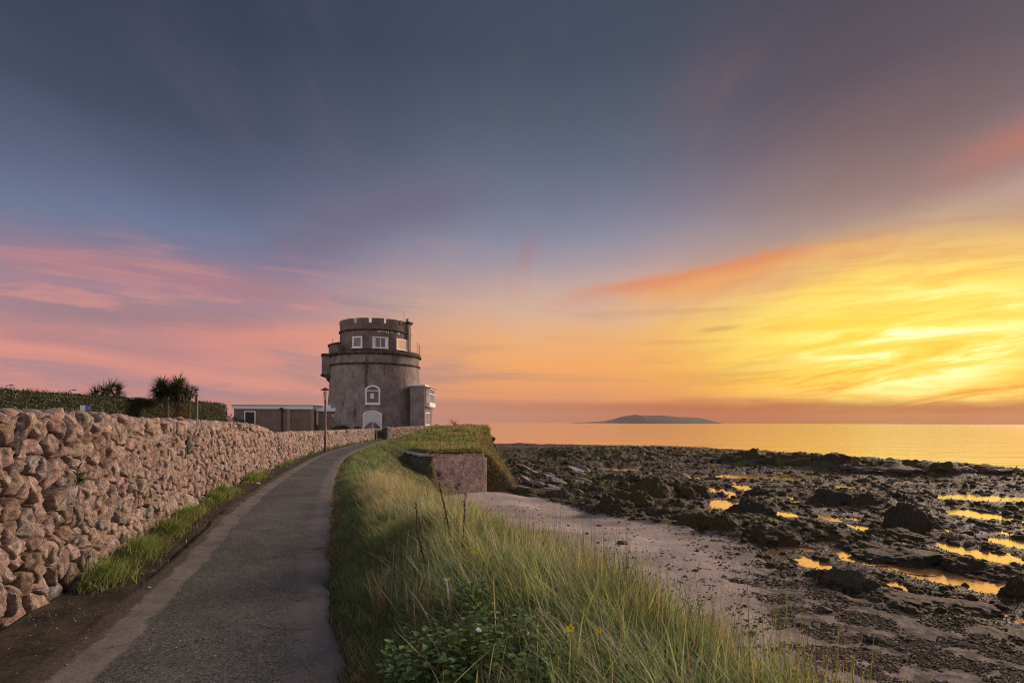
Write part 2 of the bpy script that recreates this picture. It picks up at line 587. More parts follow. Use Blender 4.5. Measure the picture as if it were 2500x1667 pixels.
# foliage: diffuse with light coming through
def leafmat(name, trans=0.4, rough=0.6, gloss=0.06):
    m_, t = mat(name)
    c = t.attr('tint')
    d1 = t.n('ShaderNodeBsdfDiffuse')
    d2 = t.n('ShaderNodeBsdfTranslucent')
    g_ = t.n('ShaderNodeBsdfGlossy')
    g_.inputs['Roughness'].default_value = rough
    t.put(d1.inputs[0], c)
    t.put(d2.inputs[0], t.mix(1.0, c, (1.15, 1.1, 0.7), 'MULTIPLY'))
    a = t.n('ShaderNodeMixShader')
    a.inputs[0].default_value = trans
    t.put(a.inputs[1], d1.outputs[0])
    t.put(a.inputs[2], d2.outputs[0])
    b = t.n('ShaderNodeMixShader')
    b.inputs[0].default_value = gloss
    t.put(b.inputs[1], a.outputs[0])
    t.put(b.inputs[2], g_.outputs[0])
    t.put(t.n('ShaderNodeOutputMaterial').inputs[0], b.outputs[0])
    return m_


MT['grass'] = leafmat('grass_blade', 0.48)
MT['leaf'] = leafmat('leaf', 0.3, 0.5, 0.05)
# ================================================================== plan of the place (metres; the camera stands at 0, 0)
def curve(pts):
    """smooth single-valued X(Y) through control points (X, Y)"""
    P = np.array(pts, float)
    ext = np.vstack([2 * P[0] - P[1], P, 2 * P[-1] - P[-2]])
    out = []
    for i in range(len(P) - 1):
        p0, p1, p2, p3 = ext[i:i + 4]
        for s in np.linspace(0, 1, 16, endpoint=False):
            out.append(0.5 * (2 * p1 + (p2 - p0) * s + (2 * p0 - 5 * p1 + 4 * p2 - p3) * s * s + (3 * p1 - p0 - 3 * p2 + p3) * s ** 3))
    out.append(P[-1])
    out = np.array(out)
    o = np.argsort(out[:, 1], kind='stable')
    out = out[o]
    return lambda Y: np.interp(Y, out[:, 1], out[:, 0])


wall_x = curve([(-1.8, -5), (-2.95, 0), (-4.18, 4.98), (-4.62, 6.6), (-5.5, 9.2), (-6.15, 11.2), (-7.57, 16.7), (-9.25, 24.5), (-10.97, 33.5),
                (-12.2, 44), (-12.7, 54.8), (-12.1, 56.4), (-8.9, 68.0), (-8.2, 76), (-9, 90), (-20, 120)])
path_r = curve([(0.4, -5), (-0.3, 0), (-1.12, 3.87), (-1.86, 6.0), (-3.38, 11.2), (-5.6, 19), (-8.0, 29), (-9.9, 41), (-10.9, 50), (-10.3, 57), (-7.3, 68), (-6.9, 76), (-8, 90), (-19, 120)])
brow_x = curve([(3.4, -8), (2.7, 0), (2.0, 2.6), (1.6, 3.57), (1.1, 4.54), (0.45, 6.35), (-0.35, 8.0), (-0.95, 9.6), (-1.75, 12.5), (-2.6, 18), (-3.9, 27), (-4.9, 33.6), (-4.85, 34.9),
                (-2.3, 36.9), (-2.5, 40), (-2.6, 45), (-2.6, 50), (-2.5, 58), (-3.2, 64), (-6.0, 75), (-8, 90), (-19, 121)])
WL = -2.95      # level of the sea and the pools


def path_z(Y):
    return 0.75 * sstep(55, 68, Y)


def land_z(X, Y):
    X, Y = np.asarray(X, float), np.asarray(Y, float)
    pr, bx, wx = path_r(Y), brow_x(Y), wall_x(Y)
    z = path_z(Y)
    tt = X - pr
    q = np.clip(tt / np.maximum(bx - pr, 0.3), 0, 1)
    near = 0.13 * sstep(0, 1.0, tt) + 0.10 * sstep(0.2, 0.5, q) * sstep(1, 6, Y) - 0.22 * sstep(0.6, 1.0, q)
    D = Y + 2.1 * (X + 4.6)                                                      # 34 along the parapet
    dip = -1.3 * sstep(0.15, 1.0, q) * (0.3 * sstep(9, 14, Y) + 0.7 * sstep(14, 21, Y)) * (1 - sstep(32.6, 33.8, D))
    head = sstep(32.6, 33.8, D) * sstep(33, 34, Y)
    hump = 0.16 * fbm2(X * 0.45 + 7, Y * 0.4, 3)
    crown = (0.05 + 1.2 * sstep(38, 62, Y)) * sstep(0, 3.0, tt) + hump * sstep(36.5, 40, Y) * sstep(0.5, 2, tt)
    bumps = 0.05 * fbm2(X * 0.9, Y * 0.9, 3)
    z = z + np.where(tt > 0, (near + bumps * sstep(0, 0.6, tt)) * (1 - head) + dip + head * np.maximum(crown - path_z(Y) * sstep(0, 3, tt), -0.3), 0)
    left = 0.45 + 0.40 * sstep(-24, -18, X) * sstep(45, 60, Y)
    z = np.where(X < wx - 0.25, left, z)
    past = X - bx
    wd = 1.7 + 0.3 * fbm2(X * 0.5, Y * 0.5, 2) - 0.6 * sstep(34, 36, Y) + 2.9 * sstep(36.3, 37.5, Y) * (1 - sstep(44, 54, Y))
    past = past + sstep(36, 40, Y) * (0.35 * fbm2(X * 0.7 + 3, Y * 0.45, 3) + 0.2 * fbm2(X * 2.2, Y * 2.2, 2))
    return z - (z + 3.5) * sstep(0, 1, past / wd) ** 0.9


def quads(nr, nc):
    i = np.arange(nr - 1)[:, None] * nc + np.arange(nc - 1)[None, :]
    return np.stack([i, i + 1, i + nc + 1, i + nc], -1).reshape(-1, 4)


# ------------------------------------------------------------------ land
m_, t = mat('turf_soil')
p = pos(t)
n_ = t.noise(p, 3.0, 6, 0.65)
c = t.mix(t.ss(n_, 0.35, 0.65), (0.045, 0.050, 0.018), (0.105, 0.085, 0.045))
c = t.mix(t.ss(t.noise(p, 30, 4, 0.6), 0.5, 0.7), c, (0.075, 0.055, 0.035))
finish(t, c, 0.95, t.bump(t.noise(p, 14, 6, 0.7), 0.05), 0.1)
MT['soil'] = m_
gx = np.concatenate([np.arange(-200, -60, 10), np.arange(-60, -14, 1.5), np.arange(-14, 5.0, 0.18), np.arange(5.0, 10, 0.5)])
gy = np.concatenate([np.arange(-12, -2, 0.8), np.arange(-2, 72, 0.22), np.arange(72, 240, 4.0)])
GX, GY = np.meshgrid(gx, gy)
GZ = land_z(GX, GY)
tag(mesh_np('ground', np.stack([GX, GY, GZ], -1).reshape(-1, 3), quads(len(gy), len(gx)), MT['soil'], smooth=True), kind='structure')

# ------------------------------------------------------------------ path
m_, t = mat('worn_asphalt')
p = pos(t)
tt = t.attr('across', 'Fac')
wv = t.m('MULTIPLY', t.m('SUBTRACT', t.noise(p, 1.6, 7, 0.72), 0.5), 0.11)
ta = t.m('ADD', tt, wv)
agg = t.voro(p, 85.0, out=1)
agv = t.m('ADD', t.m('MULTIPLY', t.sep(agg)[0], 0.7), t.m('MULTIPLY', t.noise(p, 120, 4, 0.7), 0.6))
blk = t.mix(t.ss(agv, 0.25, 1.0), (0.032, 0.036, 0.036), (0.122, 0.131, 0.129))
blk = t.mix(t.ss(agv, 0.97, 1.1), blk, (0.36, 0.34, 0.32))
big = t.noise(p, 0.7, 5, 0.6)
blk = t.mix(t.ss(big, 0.35, 0.7), t.mix(1.0, blk, (0.80,) * 3, 'MULTIPLY'), t.mix(1.0, blk, (1.25, 1.2, 1.17), 'MULTIPLY'))
dus = t.mix(t.ss(t.noise(p, 60, 5, 0.7), 0.3, 0.7), (0.13, 0.117, 0.116), (0.235, 0.213, 0.21))
l1 = t.m('MULTIPLY', t.ss(ta, 0.315, 0.335), t.ss(ta, 0.435, 0.415))
l2 = t.m('MULTIPLY', t.ss(ta, 0.84, 0.93), 0.8)
fade = t.ss(t.noise(p, 2.3, 6, 0.7), 0.34, 0.56, 0.4, 1.0)
c = t.mix(t.m('MULTIPLY', t.m('MAXIMUM', l1, l2), fade), blk, dus)
moss = t.ss(ta, 0.325, 0.305)
c = t.mix(t.m('MULTIPLY', moss, 0.8), c, t.mix(t.ss(t.noise(p, 40, 5, 0.7), 0.35, 0.68), (0.030, 0.028, 0.020), (0.13, 0.10, 0.078)))
c = t.mix(t.ss(t.noise(p, 0.9, 6, 0.75), 0.60, 0.66, 0, 0.25), c, (0.10, 0.085, 0.07))
cr = t.voro(t.v('ADD', p, t.v('SCALE', t.xyz(t.noise(p, 3.0, 4, 0.7), t.noise(t.v('ADD', p, (5.0, 5.0, 0.0)), 3.0, 4, 0.7), 0.0), s=0.5)), 0.75, 'DISTANCE_TO_EDGE')
crk = t.m('MULTIPLY', t.ss(cr, 0.012, 0.003), t.ss(t.noise(p, 0.8, 3, 0.6), 0.48, 0.6))
c = t.mix(t.m('MULTIPLY', crk, 0.8), c, (0.02, 0.019, 0.018))
pt_ = t.noise(p, 0.45, 3, 0.5)
c = t.mix(t.ss(pt_, 0.56, 0.575, 0, 0.30), c, t.mix(1.0, c, (0.55, 0.56, 0.58), 'MULTIPLY'))     # newer patches
nrm = t.bump(agv, 0.006)
nrm = t.bump(t.noise(p, 3.0, 4, 0.6), 0.03, 0.6, nrm)
finish(t, c, 0.75, nrm, 0.3)
MT['asphalt'] = m_
m_, t = mat('trodden_dirt')
p = pos(t)
n_ = t.noise(p, 2.2, 6, 0.7)
c = t.mix(t.ss(n_, 0.36, 0.66), (0.032, 0.031, 0.027), (0.092, 0.078, 0.066))
c = t.mix(t.ss(t.noise(p, 7, 6, 0.75), 0.54, 0.62, 0, 0.75), c, (0.036, 0.042, 0.018))
c = t.mix(t.ss(t.noise(p, 70, 4, 0.7), 0.60, 0.72), c, (0.20, 0.16, 0.12))
finish(t, c, 0.95, t.bump(t.noise(p, 45, 6, 0.75), 0.02), 0.1)
MT['dirt'] = m_
sy = np.concatenate([np.arange(-5, 20, 0.1), np.arange(20, 72, 0.3)])


def strip(name, t0, t1, nt, dz, matx, edge):
    ts = np.linspace(t0, t1, nt)
    T, Y = np.meshgrid(ts, sy)
    xl = wall_x(Y) + 0.05
    xr = path_r(Y) + 0.07 * fbm2(Y * 1.7, Y * 0 + 3.1, 4) + 0.015 * fbm2(Y * 4, Y * 0 + 9.1, 2)
    X = xl + (xr - xl) * T
    if edge:
        X = X + np.where(T == t0, 0.10 * fbm2(Y * 1.3, Y * 0 + 5.5, 4), 0)
    Z = path_z(Y) + dz + 0.012 * fbm2(X * 1.2, Y * 1.2, 3)
    Z = Z + edge * (np.where(T == t0, -0.03, 0) + np.where(T == t1, -0.03, 0))
    return mesh_np(name, np.stack([X, Y, Z], -1).reshape(-1, 3), quads(len(sy), nt), matx, extra={'across': T.ravel()}, smooth=True)


tag(strip('dirt_verge', 0.0, 0.32, 14, 0.030, MT['dirt'], 0), kind='structure')
tag(strip('path', 0.24, 1.0, 34, 0.045, MT['asphalt'], 1), kind='structure')

# ------------------------------------------------------------------ sea
m_, t = mat('sunset_tinted_sea')
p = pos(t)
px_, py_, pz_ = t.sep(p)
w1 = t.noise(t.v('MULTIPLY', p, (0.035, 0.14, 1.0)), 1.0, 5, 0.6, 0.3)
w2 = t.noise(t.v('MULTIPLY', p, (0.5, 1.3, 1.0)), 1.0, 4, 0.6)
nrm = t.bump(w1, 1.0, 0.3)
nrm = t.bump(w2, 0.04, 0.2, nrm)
b, o_ = finish(t, (0.97, 0.64, 0.33), 0.10, nrm, 0.9, 0.85)  # sunset orange of the reflections is put into the metallic base colour
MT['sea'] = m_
m_, t = mat('sunset_tinted_pool')
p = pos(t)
b, o_ = finish(t, (0.96, 0.58, 0.29), 0.04, t.bump(t.noise(p, 6.0, 4, 0.6), 0.012, 0.5), 1.0, 0.8)  # metallic tint paints the mirrored sky orange in the pools
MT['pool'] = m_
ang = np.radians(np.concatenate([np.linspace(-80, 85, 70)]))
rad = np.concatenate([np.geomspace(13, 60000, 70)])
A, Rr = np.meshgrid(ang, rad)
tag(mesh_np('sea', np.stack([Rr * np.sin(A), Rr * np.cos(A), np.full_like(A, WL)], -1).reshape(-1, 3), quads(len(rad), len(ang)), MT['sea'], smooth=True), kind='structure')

# ------------------------------------------------------------------ foreshore
th_w = np.radians([-90, -20, -2, 4.5, 17.2, 22, 27, 37, 43, 73, 95])
r_w = np.array([160, 150, 134, 126, 121, 108, 96, 83, 80, 95, 110])
th_s = np.radians([-90, -6, 0, 3.95, 7.8, 12.5, 16.9, 19.8, 21.7, 23.5, 27, 33, 40.8, 55, 69, 95])
r_s = np.array([50, 50, 42, 33.4, 28.7, 27.0, 26.5, 24.5, 23, 20.0, 18.6, 17.0, 15.2, 14.0, 14, 15])
# pools: photograph centre, half width and half height, all taken to the level of the water
POOLS = [((1780, 1233), 40, 11), ((1764, 1200), 26, 5), ((1822, 1193), 18, 6), ((2355, 1345), 36, 20), ((2390, 1258), 52, 9), ((2350, 1247), 28, 5),
         ((2400, 1216), 110, 6), ((2296, 1173), 34, 4), ((2472, 1326), 40, 10), ((2104, 1290), 22, 5), ((2025, 1266), 14, 5), ((1916, 1256), 24, 3.5),
         ((2008, 1232), 14, 7), ((1802, 1164), 52, 3.5), ((1525, 1146), 36, 2.0), ((1930, 1167), 40, 4), ((1990, 1378), 30, 10), ((2120, 1366), 60, 6),
         ((1700, 1298), 5, 3), ((2440, 1300), 16, 5), ((2300, 1298), 22, 4), ((2230, 1390), 18, 5), ((2195, 1432), 14, 5), ((2110, 1470), 22, 6),
         ((2440, 1500), 22, 5), ((1595, 1252), 16, 3), ((1690, 1204), 20, 2.5), ((2080, 1190), 36, 2.5), ((2170, 1206), 44, 2.5), ((2216, 1172), 24, 2),
         ((1890, 1350), 14, 4), ((1950, 1340), 22, 4), ((1310, 1120), 16, 1.6), ((2060, 1160), 20, 1.6)]
CHAN = [(2066, 1350, 5), (2130, 1366, 9), (2230, 1391, 11), (2330, 1416, 12), (2420, 1432, 13), (2475, 1448, 10)]
pool_el = []
for (cx, cy), hw, hh in POOLS:
    a, b_, c_ = on(cx, cy, WL), on(cx, cy - hh, WL), on(cx, cy + hh, WL)
    pool_el.append((a.x, a.y, hw / F * a.y, (b_.y - c_.y) / 2 * 1.3))
chan = [(on(x, y, WL), (on(x, y - h, WL).y - on(x, y + h, WL).y) / 2 * 1.25) for x, y, h in CHAN]


def pool_field(X, Y):
    """>0 inside a pool"""
    f = np.full(np.shape(X), -9.0)
    for cx, cy, a, b_ in pool_el:
        f = np.maximum(f, (1 - np.hypot((X - cx) / a, (Y - cy) / b_)) * min(a, b_))
    for (p0, w0), (p1, w1) in zip(chan[:-1], chan[1:]):
        ex, ey = p1.x - p0.x, p1.y - p0.y
        s = np.clip(((X - p0.x) * ex + (Y - p0.y) * ey) / (ex * ex + ey * ey), 0, 1)
        f = np.maximum(f, (w0 + (w1 - w0) * s) - np.hypot(X - p0.x - s * ex, Y - p0.y - s * ey))
    return f


RIDGE = [(on(1740, 1128, -2.8), 0.7), (on(1830, 1133, -2.8), 1.35), (on(2000, 1142, -2.8), 1.35), (on(2150, 1150, -2.8), 1.05), (on(2300, 1154, -2.8), 0.9), (on(2400, 1156, -2.8), 0.6)]
# broader swells of the reef: x, y, radius x, radius y, height
SWELL = [(on(1560, 1190, -2.7), 4.5, 5.0, 0.8), (on(1600, 1240, -2.7), 3.4, 3.0, 0.6), (on(1830, 1300, -2.7), 5.0, 2.4, 0.6), (on(1700, 1270, -2.7), 3.0, 2.0, 0.4), (on(1450, 1110, -2.7), 20, 12, 0.5),
         (on(1620, 1112, -2.7), 22, 14, 0.65), (on(2240, 1285, -2.7), 2.6, 2.2, 0.6), (on(1330, 1160, -2.6), 3.5, 6, 0.45), (on(2080, 1210, -2.7), 6, 5, 0.4),
         (on(2050, 1400, -2.7), 1.6, 1.2, 0.25), (on(2250, 1360, -2.7), 3.0, 1.6, 0.35), (on(2300, 1480, -2.6), 3.0, 1.2, 0.28), (on(1290, 1185, -2.6), 2.0, 2.5, 0.3)]


def beach_z(X, Y, detail=True):
    X, Y = np.asarray(X, float), np.asarray(Y, float)
    th, r = np.arctan2(X, Y), np.hypot(X, Y)
    ds = r - np.interp(th, th_s, r_s) + 0.9 * fbm2(X * 0.35, Y * 0.35, 4)          # >0: rock
    dw = np.interp(th, th_w, r_w) - r + 3.5 * fbm2(X * 0.09, Y * 0.09, 3)          # >0: dry of the sea
    k = sstep(-0.4, 1.6, ds)
    sand = -2.46 - 0.30 * sstep(-12, 0, ds) + 0.03 * fbm2(X * 0.5, Y * 0.5, 4)
    sand = np.maximum(sand, -2.85) + 0.010 * fbm2(X * 5, Y * 5, 3)
    big = sstep(24, 45, r)
    rel = 0.06 * (ridge2(X * 0.33, Y * 0.33, 3) - 0.3) + 0.06 * fbm2(X * 0.8 + 5, Y * 0.8, 3) + 0.045 * ridge2(X * 1.9, Y * 1.9, 3)
    flat = sstep(-0.15, 0.35, fbm2(X * 0.16 + 9, Y * 0.11 - 4, 3))
    rel = rel * (0.40 + 0.85 * flat)
    for c_, rx, ry, h in SWELL:
        g = np.exp(-(((X - c_.x) / rx) ** 2 + ((Y - c_.y) / ry) ** 2))
        rel = rel + h * g * (0.55 + 0.5 * ridge2(X * 0.6 + c_.x, Y * 0.6, 3))
    for (p0, h0), (p1, h1) in zip(RIDGE[:-1], RIDGE[1:]):
        ex, ey = p1.x - p0.x, p1.y - p0.y
        s = np.clip(((X - p0.x) * ex + (Y - p0.y) * ey) / (ex * ex + ey * ey), 0, 1)
        dd = np.hypot(X - p0.x - s * ex, Y - p0.y - s * ey)
        rel = np.maximum(rel, (h0 + (h1 - h0) * s) * np.exp(-(dd / 3.2) ** 2) * (0.72 + 0.30 * ridge2(X * 0.45, Y * 0.45, 4)) - 0.02)
    rk = -2.90 + 0.95 * rel
    if detail:
        fine = 0.035 * ridge2(X * 5.2, Y * 5.2, 3) + 0.020 * fbm2(X * 13, Y * 13, 2)
        rk = rk + fine * (0.5 + 0.5 * flat) * (1 + 1.2 * big)
    z = sand * (1 - k) + rk * k
    z = np.maximum(z, WL + 0.022 + 0.01 * fbm2(X * 2, Y * 2, 2))
    pf0 = pool_field(X, Y)
    z = WL + 0.02 + (z - WL - 0.02) * (1 - 0.88 * sstep(-3.2, 0.0, pf0) * k)
    pud = fbm2(X * 0.55 + 3, Y * 0.36 + 8, 4)                                       # shallow standing water between the rocks
    z = z - (z - WL + 0.03) * sstep(0.30 - 0.08 * sstep(28, 36, r), 0.50, pud) * sstep(1.5, 4.0, ds) * (1 - sstep(60, 80, r))
    pf = pf0 + (0.20 * fbm2(X * 1.5, Y * 1.1, 4) + 0.10 * fbm2(X * 5, Y * 4, 2) + 0.02) * np.clip(r / 22, 0.8, 3.0)
    dip = sstep(-0.25, 0.10, pf)
    z = z * (1 - dip) + (WL - 0.06 + 0.05 * ridge2(X * 3, Y * 3, 2) * 0.6) * dip
    sea = sstep(2.0, -4.0, dw)
    z = z * (1 - sea) + (WL - 0.9 + 0.2 * ridge2(X * 0.2, Y * 0.2, 3)) * sea
    return z, ds, pf, dw, flat


ang = np.radians(np.concatenate([np.linspace(-75, -14, 60, endpoint=False), np.linspace(-14, 44, 640, endpoint=False), np.linspace(44, 80, 60)]))
rad = np.concatenate([np.linspace(2.5, 7, 12, endpoint=False), np.geomspace(7, 150, 560), [170, 200, 260]])
A, Rr = np.meshgrid(ang, rad)
BX, BY = Rr * np.sin(A), Rr * np.cos(A)
BZ, ds, pf, dw, flat = beach_z(BX, BY)
sandc = np.array([0.45, 0.38, 0.365])
k = sstep(-0.2, 0.9, ds + 0.5 * fbm2(BX * 1.5, BY * 1.5, 3))
col_ = sandc * (1 + 0.16 * fbm2(BX * 0.6, BY * 0.6, 4))[..., None]
damp = sstep(-0.3, 0.4, fbm2(BX * 0.22, BY * 0.3 + 4, 5)) * 0.55 + 0.40 * sstep(-7, -0.5, ds)
col_ = col_ * (1 - 0.55 * damp)[..., None]
th = np.arctan2(BX, BY)
peb = sstep(R(16), R(26), th) * sstep(-9.5, -3, ds + 2.0 * fbm2(BX * 0.4, BY * 0.4, 3))
col_ = col_ * (1 - 0.85 * peb * (0.55 + 0.5 * sstep(-0.4, 0.3, fbm2(BX * 3, BY * 3, 3))))[..., None]
weed = np.array([0.042, 0.031, 0.021])
olive = np.array([0.058, 0.050, 0.019])
green = np.array([0.105, 0.12, 0.025])
slate = np.array([0.085, 0.074, 0.070])
f1 = fbm2(BX * 0.5, BY * 0.5, 4)[..., None]
rc = weed + (olive - weed) * sstep(-0.2, 0.4, f1)
rc = rc + (slate - rc) * sstep(0.05, 0.5, fbm2(BX * 0.35 + 40, BY * 0.35, 4)[..., None]) * 0.65
gm = sstep(0.28, 0.5, fbm2(BX * 0.42 - 20, BY * 0.42 + 8, 4))
for cx, cy, sx, sy_ in ((1490, 1112, 150, 8), (1560, 1185, 60, 10), (1860, 1385, 60, 14), (2070, 1420, 80, 30), (2010, 1440, 40, 12), (2160, 1460, 60, 8), (2420, 1500, 40, 8), (2320, 1505, 40, 6), (1990, 1365, 60, 14)):
    c_ = on(cx, cy, WL)
    gm = np.maximum(gm, np.exp(-(((BX - c_.x) / (sx / F * c_.y)) ** 2 + ((BY - c_.y) / ((on(cx, cy - sy_, WL).y - c_.y))) ** 2)) * sstep(-0.25, 0.25, fbm2(BX * 2.2, BY * 2.2, 3)))
rc = rc + (green - rc) * gm[..., None] * 0.75
flatsand = (sstep(-2.80, -2.90, BZ) * sstep(0.0, -0.25, fbm2(BX * 0.3, BY * 0.25 + 30, 3)))[..., None]
rc = rc + (sandc * 0.42 - rc) * flatsand
rc = rc * (1 + 0.35 * fbm2(BX * 7, BY * 7, 2))[..., None]
col_ = col_ * (1 - k[..., None]) + rc * k[..., None]
col_ = col_ + (np.array([0.09, 0.075, 0.07]) - col_) * sstep(-0.9, -0.1, pf)[..., None] * 0.4 * k[..., None]
wet = np.clip(0.15 + 0.55 * k + 0.5 * damp * (1 - k) + 0.3 * flatsand[..., 0], 0, 1)
m_, t = mat('foreshore')
p = pos(t)
c = t.attr('tint')
wt = t.attr('wet', 'Fac')
n_ = t.noise(p, 22, 6, 0.75)
c = t.mix(t.ss(n_, 0.35, 0.68), t.mix(1.0, c, (0.62,) * 3, 'MULTIPLY'), t.mix(1.0, c, (1.25,) * 3, 'MULTIPLY'))
c = t.mix(t.ss(t.noise(p, 75, 4, 0.7), 0.60, 0.68, 0, 0.6), c, t.mix(1.0, c, (0.35, 0.32, 0.30), 'MULTIPLY'))
c = t.mix(t.ss(t.noise(p, 6.0, 6, 0.8), 0.615, 0.66, 0, 0.7), c, (0.05, 0.04, 0.034))
nrm = t.bump(t.noise(p, 8, 6, 0.75), 0.09, 0.7)
nrm = t.bump(t.noise(p, 40, 5, 0.7), 0.015, 0.9, nrm)
finish(t, c, t.ss(wt, 0.1, 0.9, 0.92, 0.78), nrm, 0.18)
MT['shore'] = m_
tag(mesh_np('beach', np.stack([BX, BY, BZ], -1).reshape(-1, 3), quads(len(rad), len(ang)), MT['shore'], tint=col_.reshape(-1, 3), extra={'wet': wet.ravel()}, smooth=True), kind='structure')

# water standing in the hollows: one sheet for each pool
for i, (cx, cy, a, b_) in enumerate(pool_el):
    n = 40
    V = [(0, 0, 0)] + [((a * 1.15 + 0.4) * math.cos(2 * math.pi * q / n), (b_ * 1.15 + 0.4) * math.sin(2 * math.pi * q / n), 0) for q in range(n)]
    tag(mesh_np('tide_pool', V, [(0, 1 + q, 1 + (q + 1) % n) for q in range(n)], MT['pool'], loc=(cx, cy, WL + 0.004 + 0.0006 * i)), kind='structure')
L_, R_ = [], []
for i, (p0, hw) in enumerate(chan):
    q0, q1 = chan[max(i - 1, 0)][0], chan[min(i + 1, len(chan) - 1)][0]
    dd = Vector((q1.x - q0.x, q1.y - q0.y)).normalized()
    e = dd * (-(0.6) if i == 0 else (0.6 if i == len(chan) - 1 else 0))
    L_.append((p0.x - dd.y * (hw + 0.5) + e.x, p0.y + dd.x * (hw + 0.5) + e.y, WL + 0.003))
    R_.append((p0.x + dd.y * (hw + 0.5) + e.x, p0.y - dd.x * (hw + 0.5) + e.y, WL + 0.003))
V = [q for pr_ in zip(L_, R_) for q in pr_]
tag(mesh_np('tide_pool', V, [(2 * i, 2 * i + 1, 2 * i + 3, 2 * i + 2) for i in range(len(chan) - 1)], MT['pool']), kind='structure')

# ------------------------------------------------------------------ island across the water
IY = 8200.0
prof = [(1395, 0.3), (1420, 1.5), (1450, 3), (1478, 5), (1492, 8), (1508, 12), (1522, 16.5), (1534, 18.5), (1546, 19.5), (1548, 21.5), (1552, 19.6), (1580, 19.8), (1612, 19.5),
        (1635, 17.5), (1660, 15.5), (1680, 15.5), (1700, 14.5), (1718, 11.5), (1735, 6.5), (1747, 3), (1758, 0.3)]
pxs = np.linspace(1395, 1758, 150)
hp = np.interp(pxs, [q[0] for q in prof], [q[1] for q in prof])
xs = (pxs - 1250) / F * IY
hs = hp / F * IY + 2.2 * fbm2(pxs * 0.09, pxs * 0 + 2, 4) * np.minimum(hp / 8, 1)
vv = np.linspace(-1, 1, 25)
V = np.zeros((25, 150, 3))
for j, s in enumerate(vv):
    V[j, :, 0] = xs
    V[j, :, 1] = IY + s * (250 + 620 * np.sin(np.linspace(0, np.pi, 150)))
    V[j, :, 2] = WL - 3 + (hs + 3) * (1 - abs(s) ** 2.2) + (1 - s * s) * 5 * fbm2(xs * 0.006, V[j, :, 1] * 0.006, 3)
tag(mesh_np('island', V.reshape(-1, 3), quads(25, 150), MT['island'], smooth=True), kind='structure')
# ================================================================== rubble walls
PINK = np.array([0.43, 0.33, 0.285])
GREY = np.array([0.34, 0.30, 0.285])
BROWN = np.array([0.34, 0.24, 0.19])
DARKS = np.array([0.10, 0.085, 0.08])


def stone_tint(r):
    q = r.random()
    c = PINK * r.uniform(0.78, 1.18) if q < 0.74 else (GREY * r.uniform(0.85, 1.15) if q < 0.86 else (BROWN * r.uniform(0.75, 1.1) if q < 0.97 else DARKS * r.uniform(0.8, 1.4)))
    return c * (1 + r.normal(0, 0.03, 3))


def clip(poly, nx, ny, c):
    """keep the side nx*x + ny*y <= c"""
    out = []
    for i in range(len(poly)):
        a, b = poly[i], poly[(i + 1) % len(poly)]
        da, db = nx * a[0] + ny * a[1] - c, nx * b[0] + ny * b[1] - c
        if da <= 0:
            out.append(a)
        if da * db < 0:
            s = da / (da - db)
            out.append((a[0] + s * (b[0] - a[0]), a[1] + s * (b[1] - a[1])))
    return out


def cells(length, zlo, ztop, dxs, dzs, r, jit=0.5, drop=0.2, big_base=True):
    """irregular stones covering a wall face: polygons in (s, z)"""
    seeds = []
    row, z = 0, zlo + dzs * 0.35
    while z < zlo + 3.0:
        s = -dxs + (row % 2) * dxs * 0.5
        big = big_base and row == 0
        stp = dxs * (1.7 if big else 1.0)
        while s < length + dxs:
            if z < ztop(s) - 0.05 and r.random() > drop:
                seeds.append((s + r.uniform(-jit, jit) * stp, z + r.uniform(-jit, jit) * dzs * (0.5 if big else 0.9)))
            s += stp * r.uniform(0.8, 1.25)
        z += dzs * (1.7 if big else r.uniform(0.85, 1.15))
        row += 1
    S = np.array(seeds)
    out = []
    for i, (sx, sz) in enumerate(seeds):
        if sx < 0 or sx > length:
            continue
        near = np.where((np.abs(S[:, 0] - sx) < dxs * 3.2) & (np.abs(S[:, 1] - sz) < dzs * 4))[0]
        w_, h_ = dxs * 1.3, dzs * 1.5
        poly = [(sx - w_, sz - h_), (sx + w_, sz - h_), (sx + w_, sz + h_), (sx - w_, sz + h_)]
        for j in near:
            if j == i:
                continue
            nx, nz = S[j, 0] - sx, S[j, 1] - sz
            poly = clip(poly, nx, nz, nx * (sx + S[j, 0]) / 2 + nz * (sz + S[j, 1]) / 2)
            if len(poly) < 3:
                break
        if len(poly) < 3:
            continue
        tp = ztop(sx) + r.uniform(-0.05, 0.05)
        poly = clip(poly, 0, 1, tp)
        poly = clip(poly, 0, -1, -(zlo - 0.1))
        poly = clip(poly, -1, 0, 0.0)
        poly = clip(poly, 1, 0, length)
        if len(poly) >= 3:
            out.append(poly)
    return out


